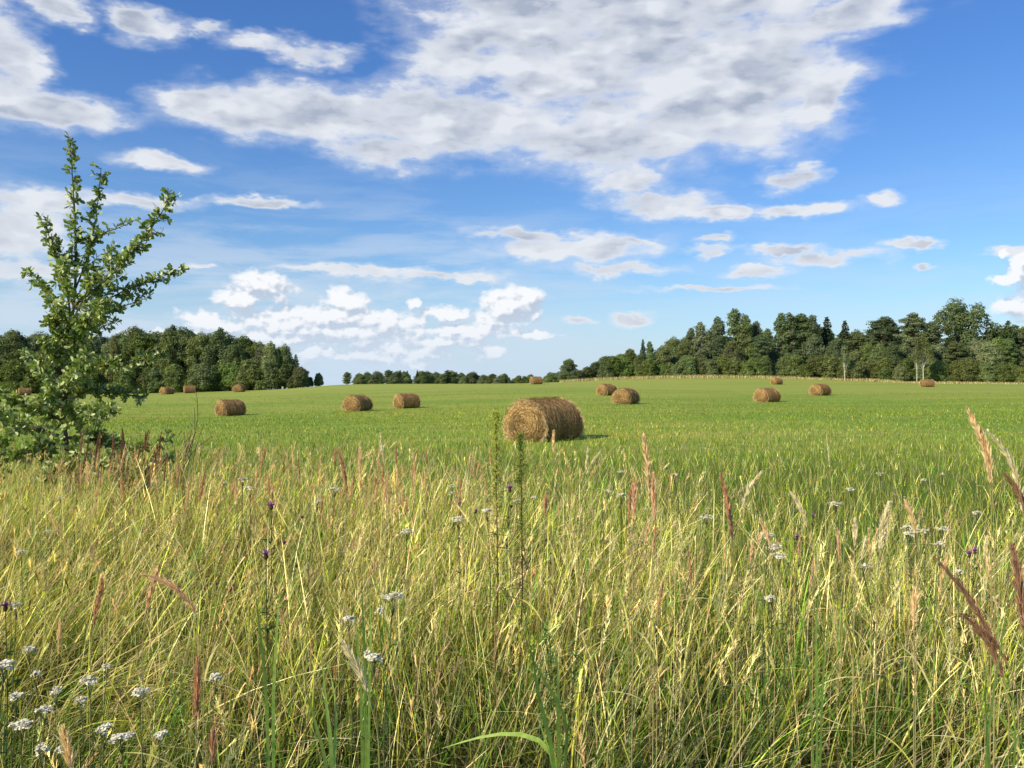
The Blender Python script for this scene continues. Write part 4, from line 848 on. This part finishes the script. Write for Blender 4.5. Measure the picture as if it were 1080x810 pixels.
# reed grass with feathery plumes
def plume_grass(pts, Y0, pl, col, label, group=None, thick=1., leaves_=2, dy=0):
    """pts: photo points of the stem from low to the tip; pl: share of the top that is plume"""
    thick *= .62 if group else .85
    b0 = np.array(at(pts[0][0]-2, Y0)); P_ = [b0]+P3(pts, Y0, dy); path = smooth_path(P_, 30); e = empty('feather_reed', tuple(b0)); tag(e, label, 'reed', group)
    s = MB(); tube(s, path, np.linspace(.0022, .001, 30), 4, np.array([.42, .34, .15]))
    f = MB(); d_ = np.r_[0, np.cumsum(np.linalg.norm(np.diff(path, axis=0), axis=1))]; L = d_[-1]; n = int(360*pl/.2*thick**.5); u_ = r.uniform(0, 1, n); t = L-pl*u_; B = np.stack([np.interp(t, d_, path[:, k]) for k in range(3)], 1)
    T = norm(np.stack([np.interp(np.minimum(t+.01, L), d_, path[:, k])-np.interp(t-.01, d_, path[:, k]) for k in range(3)], 1)); wv = (.25+np.sin(np.pi*np.clip(u_*.85+.05, 0, 1))*.9)
    side = rdir(r, n); D = norm(T+side*r.uniform(.1, .62, (n, 1))*thick); LL = r.uniform(.014, .034, n)*wv*thick**.5
    ribbons(f, B+side*(.006*thick*wv*r.uniform(0, 1, n))[:, None], D, T*.1, LL, r.uniform(.002, .0045, n), hside(r, n), 2, np.array(col)*r.uniform(.65, 1.3, (n, 1)), prof=[.6, 1, .2])
    link('stem', rel(s, b0).mesh('plume_stem'), M['straw'], e); link('plume', rel(f, b0).mesh('plume'), M['plume'], e)
    for q in range(leaves_):
        l = MB(); i_ = int(r.integers(6, 18)); D = norm(rdir(r, 1)*[1, 1, .2]+[0, 0, .9]); k = r.uniform(0, 1); leafy(l, r, path[i_:i_+1], D, r.uniform(.18, .38), r.uniform(.005, .009), LIME*k+STRAW*(1-k), segs=7, curl=.5)
        link('leaf', rel(l, b0).mesh('plume_leaf'), M['grass'], e)
TAN = (1.0, .78, .42); PINK = (.95, .66, .38); BRN = (.74, .44, .24); PALE = (1.0, .90, .56); DK = (.50, .29, .17)
pg = plume_grass
pg([(690, 640), (686, 540), (684, 500), (679, 460)], 3.0, .22, TAN, 'tall tan grass plume standing alone right of the nearest bale', None, 1.2)
pg([(694, 640), (691, 560), (689, 500)], 3.1, .17, PINK, 'second tan plume leaning close beside the tall one', None, 1.1); pg([(668, 640), (667, 560), (671, 505)], 3.1, .16, PINK, 'nodding tan plume left of the tall one', None, 1.1); pg([(664, 660), (664, 580), (662, 545), (667, 512)], 3.2, .13, BRN, 'short rusty plume just left of the tall tan ones')
pg([(1046, 640), (1046, 520), (1040, 470), (1020, 430)], 2.6, .24, TAN, 'leftmost of the drooping tan plumes at the right edge', None, 1.0); pg([(1050, 640), (1048, 530), (1044, 480), (1036, 455)], 2.6, .16, TAN, 'middle one of the drooping tan plumes at the right edge', None, 1.0)
pg([(1085, 600), (1080, 540), (1068, 480), (1042, 455)], 2.5, .26, PALE, 'arching pale plume curving down at the right edge', None, .9); pg([(1095, 600), (1088, 560), (1078, 520), (1060, 500)], 2.5, .16, DK, 'dark plume at the right edge under the arching pale one')
pg([(775, 640), (773, 570), (768, 530), (760, 500)], 3.3, .26, BRN, 'dark rusty plume standing right of the tall tan plumes', None, 1.1); pg([(778, 640), (778, 560), (788, 515), (803, 498)], 3.4, .17, PALE, 'pale plume bending right beside the dark rusty one'); pg([(881, 600), (878, 520), (872, 460)], 4.2, .16, PALE, 'single thin straw stem rising high right of centre', None, .35)
pg([(858, 640), (856, 590), (852, 550), (835, 520)], 3.4, .15, PALE, 'pale nodding plume right of centre near purple flowers'); pg([(925, 620), (930, 560), (938, 530)], 3.2, .18, PALE, 'bushy pale plume left of the white flowers on the right', None, 1.4); pg([(967, 660), (970, 600), (968, 560), (955, 528)], 3.0, .12, TAN, 'short tan plume right of the bushy pale one')
pg([(1075, 720), (1045, 670), (1020, 625), (988, 590)], 2.3, .34, DK, 'long dark reddish plume arching left at the right side', None, .95); pg([(1085, 700), (1080, 650), (1075, 610), (1068, 575)], 2.2, .24, DK, 'upright dark reddish plume at the right edge', None, 1.3); pg([(1065, 740), (1055, 700), (1040, 670), (1018, 650)], 2.3, .2, DK, 'lower dark reddish plume on the right under the long one', None, 1.2)
pg([(965, 700), (964, 650), (966, 620)], 2.7, .13, TAN, 'stubby tan plume low on the right', None, 1.2); pg([(215, 680), (205, 640), (180, 615), (150, 606)], 3.0, .24, PINK, 'arching pinkish plume pointing left in the left grass', None, 1.2); pg([(150, 690), (152, 650), (160, 620), (168, 595)], 3.1, .18, PINK, 'thin upright pinkish plume left of the arching one')
pg([(206, 800), (207, 740), (208, 695)], 2.5, .18, BRN, 'dark red plume low at the bottom left', None, 1.2); pg([(224, 800), (224, 770)], 2.3, .10, BRN, 'stub of a dark red plume at the bottom left edge of the frame'); pg([(95, 690), (98, 660), (108, 610)], 3.1, .18, BRN, 'reddish plume near the left edge above the yarrow'); pg([(60, 700), (62, 680), (63, 655)], 3.1, .12, TAN, 'short buff plume near the left edge above the yarrow')
pg([(400, 780), (385, 720), (362, 680)], 2.4, .15, PALE, 'pale furry plume leaning left under the white flowers', None, 1.3); pg([(75, 810), (70, 790), (66, 768)], 2.2, .12, TAN, 'tan plume among the yarrow at the bottom left', None, 1.3); pg([(385, 640), (381, 540), (380, 500), (380, 468)], 3.9, .20, TAN, 'tall buff plume left of centre at the grass line', None, 1.1)
pg([(405, 640), (408, 540), (405, 490), (401, 455)], 4.2, .16, PALE, 'tallest pale stem in the row left of centre', None, .6); pg([(395, 600), (390, 520), (398, 478), (412, 462)], 4.4, .14, PALE, 'pale plume bending right beside the tallest pale stem', None, .6); pg([(362, 640), (364, 560), (366, 510), (357, 475)], 4.0, .22, BRN, 'dark red plume leaning left at the grass line left of centre', None, 1.1)
pg([(582, 620), (584, 540), (585, 500), (584, 455)], 4.5, .12, TAN, 'slim tan spike in front of the nearest bale'); pg([(612, 640), (614, 560), (618, 500), (620, 472)], 4.0, .12, PALE, 'pale stem leaning right below the nearest bale', None, .6); pg([(600, 640), (605, 560), (617, 500), (634, 474)], 4.1, .14, PALE, 'pale stem bending right below the nearest bale', None, .6); pg([(572, 620), (574, 560), (576, 520)], 3.9, .1, BRN, 'small rusty spike under the nearest bale')
pg([(818, 640), (815, 600), (812, 570), (802, 548)], 3.4, .12, TAN, 'small tan plume left of the purple flowers')
G = 'reddish plumes along the back of the verge'
for q in range(110):
    px = float(r.uniform(85, 520)) if q < 88 else float(r.uniform(60, 640)); Y0 = float(r.uniform(5.2, 8.4)); top = float(r.uniform(470, 530)); ln = float(r.uniform(-6, 16)); c = [BRN, PINK, TAN, PINK][q % 4]
    pg([(px, top+110), (px+ln*.3, top+50), (px+ln, top)], Y0, float(r.uniform(.12, .22)), c, 'reddish feathery grass plume in the row at the back of the verge', G, float(r.uniform(.8, 1.3)), 1)
G = 'rusty dead stalks at the foot of the oak'
for q in range(34):
    px = float(r.uniform(78, 205)); Y0 = float(r.uniform(7.6, 8.5)); top = float(r.uniform(452, 492)); ln = float(r.uniform(-6, 14))
    pg([(px, top+80), (px+ln*.3, top+30), (px+ln, top)], Y0, float(r.uniform(.2, .4)), [(.40, .20, .12), (.30, .16, .10), (.52, .32, .20)][q % 3], 'rusty brown dead stalk among the grass at the foot of the oak', G, float(r.uniform(.9, 1.5)), 1)
G = 'tan plumes spread through the grass on the right'
for q in range(18):
    px = float(r.uniform(620, 1070)); Y0 = float(r.uniform(3.0, 5.0)); top = float(r.uniform(545, 620)); ln = float(r.uniform(-14, 14)); c = [TAN, PALE, PINK, BRN][q % 4]
    pg([(px, top+110), (px+ln*.3, top+50), (px+ln, top)], Y0, float(r.uniform(.09, .16)), c, 'short tan or reddish plume among the grass on the right', G, float(r.uniform(.8, 1.2)), 1)
# broad-bladed reeds
def reed(Y0, blades, label):
    b0 = np.array(at(blades[0][0][0][0], Y0)); e = empty('broad_reed', tuple(b0)); tag(e, label, 'reed')
    for (pl, w, k) in blades:
        path = smooth_path([b0]+P3(pl, Y0, float(r.uniform(-.15, .15))), 18); g = MB(); t = np.linspace(0, 1, 18); T = norm(np.gradient(path, axis=0)); sd = norm(np.cross(T, [.2, -1, .3]))*.9+np.array([0, .3, 0])
        ww = (w*np.interp(t, [0, .35, .75, 1], [.5, 1, .8, .03]))[:, None]; mid = path-np.array([0, 0, .12])*ww; v = np.stack([path-sd*ww/2, mid, path+sd*ww/2], 1)-b0
        idx = np.arange(17)*3; f = np.concatenate([np.stack([idx, idx+1, idx+4, idx+3], 1), np.stack([idx+1, idx+2, idx+5, idx+4], 1)])
        c = np.array([.34, .46, .09])*k; g.add(v.reshape(-1, 3), f, c); link('leaf', g.mesh('reed_leaf'), M['grass'], e)
reed(2.35, [([(585, 790), (568, 740), (560, 690), (566, 655)], .014, 1.1), ([(590, 790), (588, 720), (590, 680), (578, 662)], .014, 1.), ([(595, 800), (604, 760), (560, 700), (550, 655)], .012, .9), ([(590, 800), (575, 775), (520, 772), (466, 790)], .016, 1.3), ([(585, 800), (570, 770), (562, 740)], .013, 1.2)], 'broad bladed green reed at the bottom centre with one blade bent flat')
reed(2.6, [([(385, 700), (382, 640), (381, 600)], .012, 1.3), ([(390, 700), (392, 650), (388, 610)], .010, 1.5), ([(380, 700), (374, 660), (372, 620)], .010, 1.2)], 'upright broad green blades left of the big white flower')
reed(2.4, [([(350, 790), (342, 730), (338, 680)], .014, 1.), ([(352, 800), (356, 740), (345, 700)], .012, 1.3), ([(345, 800), (330, 760), (318, 700)], .012, .8)], 'broad dark green blades below the knapweed at the left')
reed(2.9, [([(862, 720), (860, 660), (868, 590)], .012, 1.4), ([(868, 720), (872, 670), (880, 640)], .012, 1.2), ([(855, 720), (850, 690), (845, 650)], .010, 1.3)], 'upright pale green blades right of centre')
reed(2.2, [([(1040, 790), (1050, 720), (1060, 660), (1068, 600)], .013, 1.3), ([(1045, 800), (1038, 740), (1042, 690)], .013, 1.2), ([(1075, 760), (1065, 720), (1040, 700)], .012, 1.3), ([(1055, 810), (1075, 780), (1090, 740)], .014, 1.)], 'broad green reed blades at the right edge of the frame')
reed(2.7, [([(288, 720), (292, 660), (297, 590)], .011, 1.4), ([(280, 720), (272, 650), (268, 610)], .011, 1.2)], 'upright green blades beside the purple knapweed')
